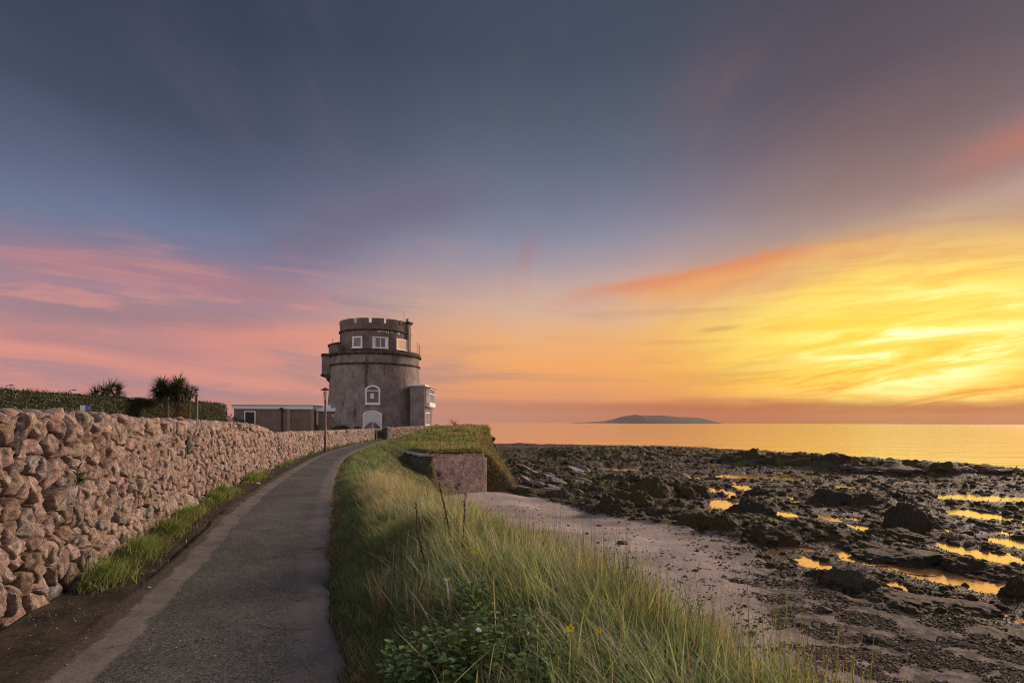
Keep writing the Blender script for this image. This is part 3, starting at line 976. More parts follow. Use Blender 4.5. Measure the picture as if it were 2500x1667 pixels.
def stone_mesh(poly, r, depth=(0.02, 0.085), gap=0.010, m=14):
    """one stone: a chipped face standing proud of its bed; returns (s, z, n) vertices and faces"""
    P = np.array(poly)
    nxt = np.roll(P, -1, 0)
    area = 0.5 * np.sum(P[:, 0] * nxt[:, 1] - nxt[:, 0] * P[:, 1])
    if abs(area) < 0.0025:
        return None
    if area < 0:
        P = P[::-1]
    c = P.mean(0)
    rim = []
    for i in range(len(P)):
        p0, p1 = P[i], P[(i + 1) % len(P)]
        e_ = np.hypot(*(p1 - p0))
        if e_ < 0.012:
            continue
        k_ = 1 if e_ < 0.05 else (2 if e_ < 0.16 or m < 12 else 3)
        for j in range(k_):
            q = p0 + (p1 - p0) * (j / k_)
            if j:
                q = q + r.normal(0, 0.05 * e_, 2)
            rim.append(q)
    rim = np.array(rim)
    m = len(rim)
    if m < 4:
        return None
    rel = rim - c
    rr = np.hypot(rel[:, 0], rel[:, 1])
    mean = rr.mean()
    rel = rel * ((rr * 0.98 - gap) / np.maximum(rr, 1e-4))[:, None] * r.uniform(0.94, 1.0, (m, 1))
    d = r.uniform(*depth)
    pl = [(d, r.normal(0, 0.16, 2))]
    for _ in range(4):                                   # facets knocked off the corners
        a_ = r.uniform(0, 6.28)
        g_ = np.array([math.cos(a_), math.sin(a_)]) * r.uniform(0.5, 1.3)
        pl.append((d + abs(g_ @ g_) ** 0.5 * mean * r.uniform(0.25, 0.75), -g_))
    rows, V = [(1.0, -0.12), (0.985, None), (0.86, None), (0.45, None)], []
    for k, (sc_, dep) in enumerate(rows):
        q = rel * sc_
        if dep is not None:
            n = np.full(m, dep)
        else:
            n = np.min([a + q @ g for a, g in pl], 0)
            n = n - (0.012 if k == 1 else 0.0) + r.normal(0, 0.006 + 0.006 * (k > 1), m)
            n = np.clip(n, -0.05, 0.2)
        V.append(np.column_stack([q + c, n]))
    V.append(np.array([[c[0], c[1], np.clip(min(a for a, g in pl) + r.normal(0, 0.008), 0, 0.2)]]))
    V = np.vstack(V)
    Fc = []
    for k in range(3):
        for i in range(m):
            j = (i + 1) % m
            Fc += [(k * m + i, k * m + j, (k + 1) * m + j), (k * m + i, (k + 1) * m + j, (k + 1) * m + i)]
    Fc += [(3 * m + i, 3 * m + (i + 1) % m, 4 * m) for i in range(m)]
    return V, np.array(Fc), c


m_, t = mat('wall_bedding')
p = pos(t)
finish(t, t.mix(t.ss(t.noise(p, 9, 6, 0.7), 0.35, 0.65), (0.075, 0.055, 0.042), (0.17, 0.12, 0.095)), 0.95, t.bump(t.noise(p, 30, 6, 0.7), 0.03), 0.1)
MT['bed'] = m_


def rubble_wall(name, label, ys, xf, zbase, ztop, thick, n_single, seed, dxs=0.195, dzs=0.148, depth=(0.015, 0.07), caps=True):
    """dry wall along X = xf(Y); its face looks to the right of the line's direction"""
    r = np.random.default_rng(seed)
    pts = np.stack([xf(ys), ys], 1)
    seg = np.hypot(*np.diff(pts, axis=0).T)
    cum = np.concatenate([[0], np.cumsum(seg)])
    tang = np.gradient(pts, axis=0)
    tang /= np.linalg.norm(tang, axis=1)[:, None]
    nor = np.stack([tang[:, 1], -tang[:, 0]], 1)
    Yof = lambda s: np.interp(s, cum, ys)

    def world(s, z, n):
        x = np.interp(s, cum, pts[:, 0]) + np.interp(s, cum, nor[:, 0]) * n
        y = np.interp(s, cum, pts[:, 1]) + np.interp(s, cum, nor[:, 1]) * n
        return np.stack([x, y, z + zbase(y)], -1)
    top = lambda s: float(ztop(Yof(s)) - zbase(Yof(s)))
    root = thing(name, label, 'wall', (float(pts[0, 0]), float(pts[0, 1]), 0.0))
    org = np.array(root.location)
    # the bedding that shows in the joints, and the body of the wall
    ss = np.linspace(0, cum[-1], max(20, int(cum[-1] / 0.5)))
    tp = np.array([top(s) for s in ss])
    prof = [(-0.06, lambda h: h * 0 - 0.25), (-0.055, lambda h: h - 0.10), (-thick * 0.5, lambda h: h - 0.04), (-thick, lambda h: h - 0.10), (-thick, lambda h: h * 0 - 0.25)]
    V = np.stack([world(ss, f(tp), np.full(len(ss), n)) for n, f in prof], 1)
    Vr = V.reshape(-1, 3)
    Fq = quads(len(ss), 5)
    ends = np.array([[0, 1, 2, 3], [0, 3, 4, 4], [5 * (len(ss) - 1) + q for q in (3, 2, 1, 0)]])
    mesh_np('bedding', Vr - org, np.vstack([Fq, ends[[0, 2]]]), MT['bed'], root)
    items = []
    for poly in cells(cum[-1], -0.05, top, dxs, dzs, r):
        g = stone_mesh(poly, r, depth)
        if g is None:
            continue
        V, Fc, c = g
        items.append((world(V[:, 0], V[:, 1], V[:, 2]), Fc, stone_tint(r)))
    if caps:
        s = 0.1
        while s < cum[-1]:
            for row in (0, 1):
                ln = r.uniform(0.10, 0.17)
                V, Fc = rock(r, 2, 10, 0.06, 2.0, 0.62)
                V = V * np.array([ln, thick * r.uniform(0.26, 0.36), r.uniform(0.055, 0.085)])
                a = r.uniform(-0.5, 0.5)
                V = np.stack([V[:, 0] * math.cos(a) - V[:, 1] * math.sin(a), V[:, 0] * math.sin(a) + V[:, 1] * math.cos(a), V[:, 2] + V[:, 0] * r.normal(0, 0.25)], 1)
                items.append((world(s + V[:, 0], top(s) + V[:, 2] + r.uniform(-0.05, 0.0), V[:, 1] - thick * (0.18 + 0.5 * row)), Fc, stone_tint(r)))
            s += r.uniform(0.18, 0.28)
    # the stones that show largest from the path are pieces of their own
    size = []
    for V, Fc, tn in items:
        c = V.mean(0)
        ext = np.ptp(V, axis=0).max()
        vis = c[1] > 1.0 and -0.90 < c[0] / c[1] < 0.9
        size.append(ext / math.hypot(c[0], c[1]) if vis else 0.0)
    order = np.argsort(size)[::-1]
    single = [i for i in order[:n_single] if size[i] > 0]
    chosen = set(int(i) for i in single)
    for i in single:
        V, Fc, tn = items[i]
        c = V.mean(0)
        mesh_np('stone', V - c, Fc, MT['stone'], root, loc=tuple(c - org), tint=tn)
    VV, FF, TT, b = [], [], [], 0
    for i, (V, Fc, tn) in enumerate(items):
        if i in chosen:
            continue
        VV.append(V - org)
        FF.append(Fc + b)
        TT.append(np.tile(tn, (len(V), 1)))
        b += len(V)
    if VV:
        tag(mesh_np('small_stones', np.vstack(VV), np.vstack(FF), MT['stone'], root, tint=np.vstack(TT)), kind='stuff')
    return root


wt_y = np.array([-5, 4.9, 8.3, 15, 18, 20.2, 21.6, 35, 55.5])
wt_z = np.array([1.88, 1.79, 1.72, 1.66, 1.60, 1.46, 1.27, 1.14, 1.06])
main_wall = rubble_wall('stone_wall', 'long pink granite rubble wall along the edge of the path', np.linspace(-3.5, 54.8, 160), wall_x,
                        lambda Y: np.zeros_like(Y, dtype=float), lambda Y: np.interp(Y, wt_y, wt_z), 0.42, 300, 21)
gate_wall = rubble_wall('stone_wall', 'short low rubble wall between the garden gate and the headland', np.linspace(56.6, 69.5, 40), wall_x,
                        lambda Y: path_z(Y) * 0.9, lambda Y: np.interp(Y, [56, 60, 69.5], [1.10, 1.20, 1.34]), 0.42, 60, 22)

# ------------------------------------------------------------------ sea wall below the headland
m_, t = mat('sea_wall_render')
p = pos(t)
n_ = t.noise(p, 5, 6, 0.7)
vr = t.voro(p, 7.0, out=1)
c = t.mix(t.ss(n_, 0.35, 0.65), (0.48, 0.35, 0.28), (0.66, 0.51, 0.42))
c = t.mix(t.m('MULTIPLY', t.ss(t.sep(vr)[0], 0.55, 0.9), 0.5), c, (0.55, 0.43, 0.37))
c = t.mix(t.ss(t.noise(t.v('MULTIPLY', p, (2.0, 2.0, 0.6)), 1.6, 6, 0.7), 0.56, 0.68, 0, 0.6), c, (0.10, 0.075, 0.06))
nrm = t.bump(t.voro(p, 7.0, 'DISTANCE_TO_EDGE'), 0.05, 0.8)
nrm = t.bump(t.noise(p, 25, 6, 0.7), 0.03, 0.9, nrm)
finish(t, c, 0.9, nrm, 0.15)
MT['render_wall'] = m_
a, b = Vector((-4.62, 33.9)), Vector((-1.72, 35.9))
dd = (b - a).normalized()
nn = Vector((dd.y, -dd.x))
sea_wall = thing('sea_wall', 'weathered pink sea wall holding up the grassy headland above the beach', 'wall', (a.x, a.y, -2.6))
nu, nv = 60, 50
U, Vv = np.meshgrid(np.linspace(0, (b - a).length, nu), np.linspace(0, 1, nv))
top_ = 2.50 - 0.06 * U / 3.5 + 0.05 * fbm2(U * 1.5, U * 0, 3)
Z = -0.2 + Vv * (top_ + 0.2)
N = 0.03 * fbm2(U * 2, Z * 2, 4) + 0.03 * ridge2(U * 4, Z * 4, 2) + 0.10 * (1 - Vv)
face = np.stack([dd.x * U + nn.x * N, dd.y * U + nn.y * N, Z], -1).reshape(-1, 3)
mesh_np('wall_face', face, quads(nv, nu), MT['render_wall'], sea_wall, smooth=True)
r = np.random.default_rng(15)
VV, FF, TT, bb = [], [], [], 0
for poly in cells((b - a).length, 0.0, lambda s_: 2.46, 0.24, 0.17, r, big_base=False):
    g = stone_mesh(poly, r, (0.01, 0.06), 0.02, 9)
    if g is None or r.random() < 0.15:
        continue
    V, Fc, c = g
    q = V[:, 2] + 0.055 + 0.10 * (1 - V[:, 1] / 2.5)
    VV.append(np.stack([dd.x * V[:, 0] + nn.x * q, dd.y * V[:, 0] + nn.y * q, V[:, 1]], 1))
    FF.append(Fc + bb)
    TT.append(np.tile(stone_tint(r) * np.array([1.5, 1.4, 1.3]), (len(V), 1)))
    bb += len(V)
tag(mesh_np('small_stones', np.vstack(VV), np.vstack(FF), MT['stone'], sea_wall, tint=np.vstack(TT)), kind='stuff')
L = (b - a).length
Mw = Matrix(((dd.x, -nn.x, 0, 0), (dd.y, -nn.y, 0, 0), (0, 0, 1, 0), (0, 0, 0, 1)))
MB().box(0.0, L - 0.002, 0.03, 0.6, -0.4, 2.38, Mw).build('wall_core', MT['render_wall'], sea_wall)
MB().box(L - 0.05, L + 0.16, -0.14, 0.5, -0.4, 2.18, Mw).build('end_pier', MT['render_wall'], sea_wall, bevel=0.03)
# parapet that runs back from it, with a coping of flat dark slabs
m_, t = mat('dark_masonry')
p = pos(t)
n_ = t.noise(p, 6, 6, 0.7)
c = t.mix(t.ss(n_, 0.35, 0.65), (0.045, 0.043, 0.042), (0.115, 0.105, 0.10))
c = t.mix(t.ss(t.noise(p, 3, 5, 0.7), 0.6, 0.68, 0, 0.5), c, (0.05, 0.06, 0.025))
finish(t, c, 0.9, t.bump(t.noise(p, 25, 6, 0.7), 0.03), 0.2)
MT['dark_stone'] = m_
m_, t = mat('coping_slate')
p = pos(t)
n_ = t.noise(p, 8, 6, 0.7)
c = t.mix(t.ss(n_, 0.35, 0.65), (0.16, 0.155, 0.155), (0.32, 0.30, 0.29))
finish(t, c, 0.8, t.bump(t.noise(p, 30, 6, 0.7), 0.02), 0.3)
MT['slate'] = m_
e0, e1 = Vector((-4.50, 33.75)), Vector((-7.75, 40.6))
pd = (e1 - e0).normalized()
pn_ = Vector((-pd.y, pd.x))
para = thing('parapet_wall', 'low dark stone parapet with flat grey coping slabs beside the verge', 'wall', (e0.x, e0.y, -2.6))
Mp = Matrix(((pd.x, pn_.x, 0, 0), (pd.y, pn_.y, 0, 0), (0, 0, 1, 0), (0, 0, 0, 1)))
r = np.random.default_rng(5)
PL = (e1 - e0).length
MB().box(0.03, PL, 0.04, 0.70, -0.2, 2.32, Mp).build('wall_core', MT['dark_stone'], para)
z = 0.0
while z < 2.3:
    h = min(r.uniform(0.24, 0.36), 2.34 - z)
    s = 0.0
    while s < PL - 0.1:
        ln = min(r.uniform(0.45, 0.9), PL - s)
        if z > 0.9:
            MB().box(s + 0.012, s + ln - 0.012, r.uniform(-0.02, 0.015), 0.3, z + 0.01, z + h - 0.01, Mp).build('masonry_block', MT['dark_stone'], para, bevel=0.025)
        s += ln
    for q in range(2):
        if z > 0.9:
            MB().box(r.uniform(-0.02, 0.01), 0.3, 0.012 + q * 0.36 + 0.31 * 0, 0.35 + q * 0.36, z + 0.012, z + h - 0.012, Mp).build('masonry_block', MT['dark_stone'], para, bevel=0.025)
    z += h
s = -0.05
while s < PL:
    ln = r.uniform(0.42, 0.75)
    dz_ = r.uniform(-0.015, 0.025) + 0.12 * s / PL
    MB().box(s, s + ln - 0.03, -0.06 + r.uniform(-0.03, 0.02), 0.76 + r.uniform(-0.03, 0.03), 2.352 + dz_, 2.46 + dz_, Mp).build('coping_slab', MT['slate'], para, bevel=0.02)
    s += ln
# ================================================================== tower
m_, t = mat('pebbledash')
p = t.n('ShaderNodeTexCoord').outputs['Object']
px_, py_, pz_ = t.sep(p)
n_ = t.noise(p, 0.8, 6, 0.65)
c = t.mix(t.ss(n_, 0.32, 0.68), (0.175, 0.148, 0.136), (0.29, 0.25, 0.234))
st = t.noise(t.v('MULTIPLY', p, (1.6, 1.6, 0.22)), 1.0, 6, 0.7)                      # rain streaks
c = t.mix(t.ss(st, 0.53, 0.68, 0, 0.85), c, (0.055, 0.052, 0.046))
c = t.mix(t.ss(t.noise(p, 1.5, 5, 0.75), 0.60, 0.72, 0, 0.45), c, (0.36, 0.33, 0.31))
c = t.mix(t.ss(t.noise(p, 2.4, 5, 0.7), 0.62, 0.72, 0, 0.4), c, (0.085, 0.078, 0.05))
g_ = t.noise(p, 14, 4, 0.8)
c = t.mix(t.ss(g_, 0.40, 0.62), t.mix(1.0, c, (0.58,) * 3, 'MULTIPLY'), t.mix(1.0, c, (1.4,) * 3, 'MULTIPLY'))
nrm = t.bump(g_, 0.03, 0.8)
finish(t, c, 0.92, nrm, 0.15)
MT['dash'] = m_
m_, t = mat('drum_render')
p = t.n('ShaderNodeTexCoord').outputs['Object']
c = t.mix(t.ss(t.noise(p, 0.9, 6, 0.65), 0.32, 0.68), (0.135, 0.106, 0.095), (0.21, 0.17, 0.155))
c = t.mix(t.ss(t.noise(t.v('MULTIPLY', p, (1.6, 1.6, 0.3)), 1.1, 6, 0.7), 0.55, 0.70, 0, 0.6), c, (0.05, 0.05, 0.042))
g_ = t.noise(p, 30, 3, 0.7)
c = t.mix(t.ss(g_, 0.40, 0.62), t.mix(1.0, c, (0.8,) * 3, 'MULTIPLY'), t.mix(1.0, c, (1.15,) * 3, 'MULTIPLY'))
finish(t, c, 0.92, t.bump(g_, 0.02, 0.7), 0.15)
MT['drum'] = m_
m_, t = mat('blackened_moulding')
p = t.n('ShaderNodeTexCoord').outputs['Object']
c = t.mix(t.ss(t.noise(p, 2.0, 6, 0.7), 0.40, 0.66), (0.035, 0.032, 0.03), (0.125, 0.108, 0.098))
c = t.mix(t.ss(t.noise(p, 6, 5, 0.75), 0.62, 0.70), c, (0.25, 0.23, 0.21))
finish(t, c, 0.9, t.bump(t.noise(p, 9, 6, 0.7), 0.06), 0.15)
MT['mould'] = m_

MT['lodge_pier'] = plain('lodge_pier', (0.30, 0.205, 0.16), 0.9, 0.15, grain=0.25, scale=9)
TX, TY, TB = -16.35, 71.0, 0.85
TROT = math.atan2(-TX, TY)
tower = thing('martello_tower', 'round grey rendered coastal tower with battlements and white windows', 'tower', (TX, TY, TB), TROT)
Z = lambda z: z - TB
MB().lathe([(0.1, Z(9.5)), (5.19, Z(9.5)), (5.17, Z(9.0)), (5.18, Z(8.3)), (5.20, Z(7.6)), (5.27, Z(6.2)), (5.36, Z(4.8)), (5.50, Z(3.2)), (5.66, Z(1.9)), (5.81, Z(0.3))], 96).build('body', MT['dash'], tower, smooth=True)
MB().lathe([(5.05, Z(9.22)), (5.40, Z(9.28)), (5.46, Z(9.36)), (5.44, Z(9.50)), (5.36, Z(9.56)), (5.33, Z(9.72)), (5.22, Z(9.80)), (4.0, Z(9.78))], 96).build('cornice', MT['mould'], tower, smooth=True)
MB().lathe([(5.10, Z(8.10)), (5.29, Z(8.15)), (5.34, Z(8.24)), (5.30, Z(8.33)), (5.10, Z(8.38))], 96).build('string_course', MT['mould'], tower, smooth=True)
MB().lathe([(4.10, Z(9.60)), (4.10, Z(12.9)), (3.75, Z(12.9)), (3.70, Z(12.4)), (0.1, Z(12.4))], 96).build('drum', MT['drum'], tower, smooth=True)
MB().lathe([(4.05, Z(12.02)), (4.20, Z(12.06)), (4.26, Z(12.15)), (4.20, Z(12.24)), (4.05, Z(12.28))], 96).build('string_course', MT['mould'], tower, smooth=True)
MB().lathe([(4.05, Z(9.5)), (4.42, Z(9.70)), (4.42, Z(9.98)), (4.06, Z(10.02))], 96).build('drum_plinth', MT['mould'], tower, smooth=True)
gaps = [-56, -33.5, -8.5, 15.5, 39.5, 63.5, 87, 111, 135, 159, 183, 207, 231, 255, 279, 304]
for g0, g1 in zip(gaps[:-1], gaps[1:]):
    n = 6
    MB().lathe([(3.76, Z(12.88)), (4.13, Z(12.88)), (4.16, Z(13.38)), (4.12, Z(13.44)), (3.76, Z(13.44))], n, R(g0 + 2.6), R(g1 - 2.6)).build('merlon', MT['drum'], tower)
# machicolated box on the left flank, with its corbel, and the low screen wall above it
Mt = Matrix.Rotation(R(-88), 4, 'Z')


def arc_prism(r0, r1, a0, a1, z0, z1, name, matx, n=10):
    return MB().lathe([(r0, Z(z0)), (r1, Z(z0)), (r1, Z(z1)), (r0, Z(z1))], n, R(a0), R(a1)).build(name, matx, tower)


turret = arc_prism(5.0, 6.12, -103, -78, 7.15, 9.34, 'machicolation', MT['dash'])
q = MB().lathe([(5.0, Z(6.72)), (5.62, Z(6.80)), (6.0, Z(6.98)), (6.24, Z(7.05)), (6.27, Z(7.17)), (6.0, Z(7.22)), (5.0, Z(7.22))], 8, R(-104), R(-77)).build('corbel', MT['mould'], tower)
MB().lathe([(5.0, Z(6.28)), (5.32, Z(6.34)), (5.55, Z(6.55)), (5.62, Z(6.83)), (5.0, Z(6.83))], 6, R(-98), R(-83)).build('corbel', MT['mould'], tower)
MB().lathe([(5.0, Z(9.28)), (6.18, Z(9.30)), (6.22, Z(9.46)), (6.1, Z(9.58)), (5.0, Z(9.60))], 8, R(-104), R(-77)).build('cornice', MT['mould'], tower)
MB().lathe([(4.95, Z(9.6)), (5.35, Z(9.6)), (5.35, Z(10.5)), (4.95, Z(10.5))], 16, R(-112), R(-50)).build('screen_wall', MT['drum'], tower)
MB().lathe([(4.88, Z(10.48)), (5.45, Z(10.48)), (5.48, Z(10.62)), (5.2, Z(10.70)), (4.88, Z(10.64))], 16, R(-113), R(-49)).build('coping', MT['mould'], tower)


def polar(a, r, z):
    return (r * math.sin(R(a)), -r * math.cos(R(a)), Z(z))


# chimney stack against the drum, aerials
Mc = Matrix.Rotation(R(64), 4, 'Z')
MB().box(-0.36, 0.36, -4.38, -3.7, Z(9.75), Z(13.30), Mc).build('chimney_stack', MT['drum'], tower, bevel=0.03)
cs = MB().box(-0.52, 0.52, -4.62, -3.55, Z(13.30), Z(13.46), Mc).box(-0.42, 0.42, -4.5, -3.7, Z(13.18), Z(13.30), Mc).build('chimney_cap', MT['mould'], tower, bevel=0.03)
MB().lathe([(0.0, Z(13.44)), (0.17, Z(13.44)), (0.13, Z(13.72)), (0.17, Z(13.86)), (0.0, Z(13.86))], 12, cx=polar(64, 4.05, 0)[0], cy=polar(64, 4.05, 0)[1]).build('chimney_pot', MT['drum'], tower)
for a, r_, z0, z1 in ((56, 3.9, 12.4, 14.7), (66, 5.25, 9.7, 11.15), (74, 5.25, 9.7, 10.85), (78, 5.25, 9.7, 11.0), (-66, 5.25, 9.7, 11.2), (3, 5.3, 9.75, 11.0), (35, 5.3, 9.75, 10.95)):
    MB().tube([polar(a, r_, z0), polar(a, r_, z1)], 0.022, 6).build('aerial', MT['iron'], tower)
# flaking white paint under the upper string course
r = np.random.default_rng(8)
for k in range(15):
    a = r.uniform(2, 42)
    wv_, hv = r.uniform(0.04, 0.13), r.uniform(0.06, 0.30) * (1 if r.random() < 0.4 else 0.5)
    M = Matrix.Rotation(R(a), 4, 'Z')
    MB().add([M @ Vector((x, -4.107, z)) for x, z in ((-wv_, Z(12.0)), (wv_, Z(12.01)), (wv_ * 0.5, Z(12.0 - hv * 0.7)), (0, Z(12.0 - hv)), (-wv_ * 0.8, Z(12.0 - hv * 0.5)))], [(0, 1, 2, 3, 4)]).build('paint_flake', MT['white'], tower)


def arch_pts(w_, h, rise, n=14):
    """outline of an opening with a segmental head, from bottom left round to bottom right"""
    hw = w_ / 2
    if rise <= 0:
        return [(-hw, 0), (-hw, h), (hw, h), (hw, 0)]
    rad_ = (hw * hw + rise * rise) / (2 * rise)
    cz = h - rad_
    a = math.asin(min(1, hw / rad_))
    return [(-hw, 0)] + [(rad_ * math.sin(-a + 2 * a * i / n), cz + rad_ * math.cos(-a + 2 * a * i / n)) for i in range(n + 1)] + [(hw, 0)]


def window(parent, M, w_, h, rise=0.0, fw=0.12, proud=0.12, depth=0.35, bars=(), back='curtain', sill=True, extra=None):
    """framed window; local x right, z up, -y out of the wall"""
    o = arch_pts(w_, h, rise)
    cz = h * 0.5
    i_ = [(x * (1 - 2 * fw / w_), fw + (z) * (1 - 2 * fw / h)) for x, z in o]
    n = len(o)
    mb = MB()
    V = [(x, -proud, z) for x, z in o] + [(x, -proud, z) for x, z in i_] + [(x, -proud + 0.10, z) for x, z in i_] + [(x, depth, z) for x, z in o]
    Fc = []
    for k in range(n):
        j = (k + 1) % n
        Fc += [(k, j, n + j, n + k), (n + k, n + j, 2 * n + j, 2 * n + k), (j, k, 3 * n + k, 3 * n + j)]
    mb.add(V, Fc)
    for b_ in bars:
        if b_[0] == 'v':
            mb.box(b_[1] - 0.035, b_[1] + 0.035, -proud + 0.02, -proud + 0.09, fw, (b_[2] if len(b_) > 2 else h - fw))
        else:
            mb.box(-w_ / 2 + fw, w_ / 2 - fw, -proud + 0.015, -proud + 0.085, b_[1] - 0.045, b_[1] + 0.045)
    f = mb.build('window', MT['frame'], parent, M)
    y = -proud + 0.065
    MB().add([(x, y, z) for x, z in i_], [tuple(range(n))]).build('pane', MT['glass'], f)
    y = -proud + 0.105
    MB().add([(x, y, z) for x, z in i_], [tuple(range(n))]).build(back if back != 'dark_room' else 'dark_room_panel', MT[back], f)  # dark version: the unlit room's shade is painted on this flat sheet
    if extra:
        extra(f, y - 0.012)
    if sill:
        MB().box(-w_ / 2 - 0.06, w_ / 2 + 0.06, -proud - 0.07, -proud + 0.04, -0.07, 0.03).build('sill', MT['frame'], f)
    return f


def tower_at(a, r_, z):
    return Matrix.Rotation(R(a), 4, 'Z') @ Matrix.Translation((0, -r_, Z(z)))


window(tower, tower_at(-29, 4.05, 10.06), 1.22, 1.30, bars=(), back='dark_room', fw=0.16)
window(tower, tower_at(7.5, 4.05, 10.04), 1.75, 1.28, bars=(('v', 0.02),), fw=0.11)
window(tower, tower_at(47, 4.05, 10.02), 1.85, 1.30, bars=(('v', -0.02),), fw=0.11)


def cards(f, y):
    MB().add([(-0.28, y, 1.0), (0.14, y, 1.0), (0.14, y, 1.20), (-0.12, y, 1.20), (-0.22, y, 1.12)], [(0, 1, 2, 3, 4)]).build('white_card', MT['paper'], f)
    MB().add([(-0.24, y, 0.64), (0.14, y, 0.64), (0.14, y, 0.92), (-0.24, y, 0.92)], [(0, 1, 2, 3)]).build('white_card', MT['paper'], f)


window(tower, tower_at(-3, 5.42, 3.66), 1.62, 2.12, 0.42, fw=0.17, bars=(('h', 1.50),), back='dark_room', extra=cards)
window(tower, tower_at(-3, 5.66, 0.85), 2.06, 2.12, 0.36, fw=0.14, bars=(('v', 0.06, 1.72), ('h', 1.70)), sill=False)

# ------------------------------------------------------------------ annex on the seaward side
ax0, ax1, ay0, ay1 = -11.35, -9.75, 66.0, 72.6
annex = thing('side_annex', 'brown rendered annex with a glazed bay on the seaward flank of the tower', 'building', (ax1, ay0, 0.7))
Zb = lambda z: z - 0.7
MB().box(ax0 - ax1, 0, 0, ay1 - ay0, Zb(0.2), Zb(5.72)).build('wall', MT['dash'], annex, bevel=0.02)
MB().box(ax0 - ax1 - 0.15, 0.10, -0.14, ay1 - ay0 + 0.1, Zb(5.73), Zb(5.92)).build('roof', MT['white'], annex)
MB().box(-0.03, 0.03, -0.04, 0.04, Zb(0.4), Zb(5.7)).build('corner_strip', MT['lodge_pier'], annex)
Mr = Matrix.Rotation(R(90), 4, 'Z')       # window whose front looks to +x
# projecting bay: posts, rails and panes
bx0, bx1, by0, by1, bz0, bz1 = 0.0, 0.48, 0.8, 5.6, 3.45, 5.45
mb = MB()
for yy in np.linspace(by0, by1, 6):
    mb.box(bx1 - 0.09, bx1, yy - 0.05, yy + 0.05, Zb(bz0 + 0.5), Zb(bz1))
mb.box(bx1 - 0.085, bx1 - 0.01, by0, by1, Zb(bz0 + 1.45), Zb(bz0 + 1.53))
mb.box(bx0, bx1 - 0.01, by0 - 0.03, by0 + 0.05, Zb(bz0 + 1.45), Zb(bz0 + 1.53))
mb.box(bx0 + 0.02, bx0 + 0.12, by0 - 0.045, by0 + 0.045, Zb(bz0 + 0.5), Zb(bz1))
bay = mb.build('bay_window', MT['frame'], annex)
MB().box(bx0 - 0.1, bx1 + 0.02, by0 - 0.06, by1 + 0.05, Zb(bz0), Zb(bz0 + 0.5)).build('bay_apron', MT['frame'], bay)
MB().box(bx0 - 0.1, bx1 + 0.14, by0 - 0.18, by1 + 0.15, Zb(bz1 + 0.1), Zb(bz1 + 0.22)).build('bay_roof', MT['roof_felt'], bay)
MB().box(bx0 - 0.1, bx1 + 0.06, by0 - 0.10, by1 + 0.08, Zb(bz1), Zb(bz1 + 0.098)).build('bay_fascia', MT['frame'], bay)
ypan = np.linspace(by0, by1, 6)
for i in range(5):
    MB().add([(bx1 - 0.05, ypan[i] + 0.05, Zb(z)) if k else (bx1 - 0.05, ypan[i + 1] - 0.05, Zb(z)) for z, k in ((bz0 + 0.5, 1), (bz0 + 0.5, 0), (bz1, 0), (bz1, 1))], [(0, 1, 2, 3)]).build('pane', MT['glass'], bay)
MB().add([(bx0 + 0.12, by0, Zb(bz0 + 0.5)), (bx1 - 0.09, by0, Zb(bz0 + 0.5)), (bx1 - 0.09, by0, Zb(bz1)), (bx0 + 0.12, by0, Zb(bz1))], [(0, 1, 2, 3)]).build('pane', MT['glass'], bay)
MB().box(0.005, 0.03, by0 + 0.1, by1 - 0.1, Zb(bz0 + 0.5), Zb(bz1)).build('curtain', MT['curtain'], bay)
for yy in (1.1, 2.4, 3.7, 5.0):
    MB().tube([(0.02, yy, Zb(3.44)), (0.02, yy, Zb(2.75)), (0.43, yy, Zb(3.44))], 0.04, 6).build('bay_bracket', MT['frame'], annex)
window(annex, Matrix.Translation((0.0, 2.0, Zb(1.35))) @ Mr, 3.4, 1.45, bars=(('v', -0.55), ('v', 0.55)), proud=0.1, depth=0.1, fw=0.1)
MB().box(0.0, 0.05, 4.4, 5.2, Zb(0.9), Zb(2.8)).build('side_door', MT['wood'], annex)

# ------------------------------------------------------------------ flat-roofed lodge left of the tower
m_, t = mat('lodge_brick')
p = t.n('ShaderNodeTexCoord').outputs['Object']
br = t.n('ShaderNodeTexBrick')
x_, y_, z_ = t.sep(p)
t.put(br.inputs['Vector'], t.xyz(t.m('ADD', x_, y_), z_, 0.0))
for k, v_ in (('Scale', 1.0), ('Mortar Size', 0.006), ('Brick Width', 0.225), ('Row Height', 0.075)):
    br.inputs[k].default_value = v_
br.inputs['Color1'].default_value = (0.18, 0.135, 0.105, 1)
br.inputs['Color2'].default_value = (0.25, 0.18, 0.14, 1)
br.inputs['Mortar'].default_value = (0.16, 0.13, 0.11, 1)
c = t.mix(t.ss(t.noise(p, 1.2, 6, 0.7), 0.4, 0.7, 0, 0.5), br.outputs[0], (0.075, 0.06, 0.045))
finish(t, c, 0.9, t.bump(t.noise(p, 30, 5, 0.7), 0.01), 0.15)
MT['lodge'] = m_
lodge = thing('flat_roofed_lodge', 'long low brown flat-roofed lodge with white fascia beside the tower', 'building', (-30.9, 66.0, 0.45))
LW = 12.3
W1 = 8.75        # main block, then a lower link to the tower
MB().box(0, W1, 0, 6.0, 0.0, 2.72).build('wall', MT['lodge'], lodge)
MB().box(W1 + 0.002, LW, 0.9, 5.5, 0.0, 2.45).build('link_wall', MT['lodge'], lodge)
MB().box(-0.15, 6.15, -0.16, 6.1, 2.66, 3.04).build('fascia', MT['white'], lodge)
MB().box(6.16, W1 + 0.08, -0.20, 6.1, 2.64, 3.04).build('fascia', MT['white'], lodge)
MB().box(W1 + 0.085, LW + 0.2, 0.72, 5.6, 2.44, 2.80).build('fascia', MT['white'], lodge)
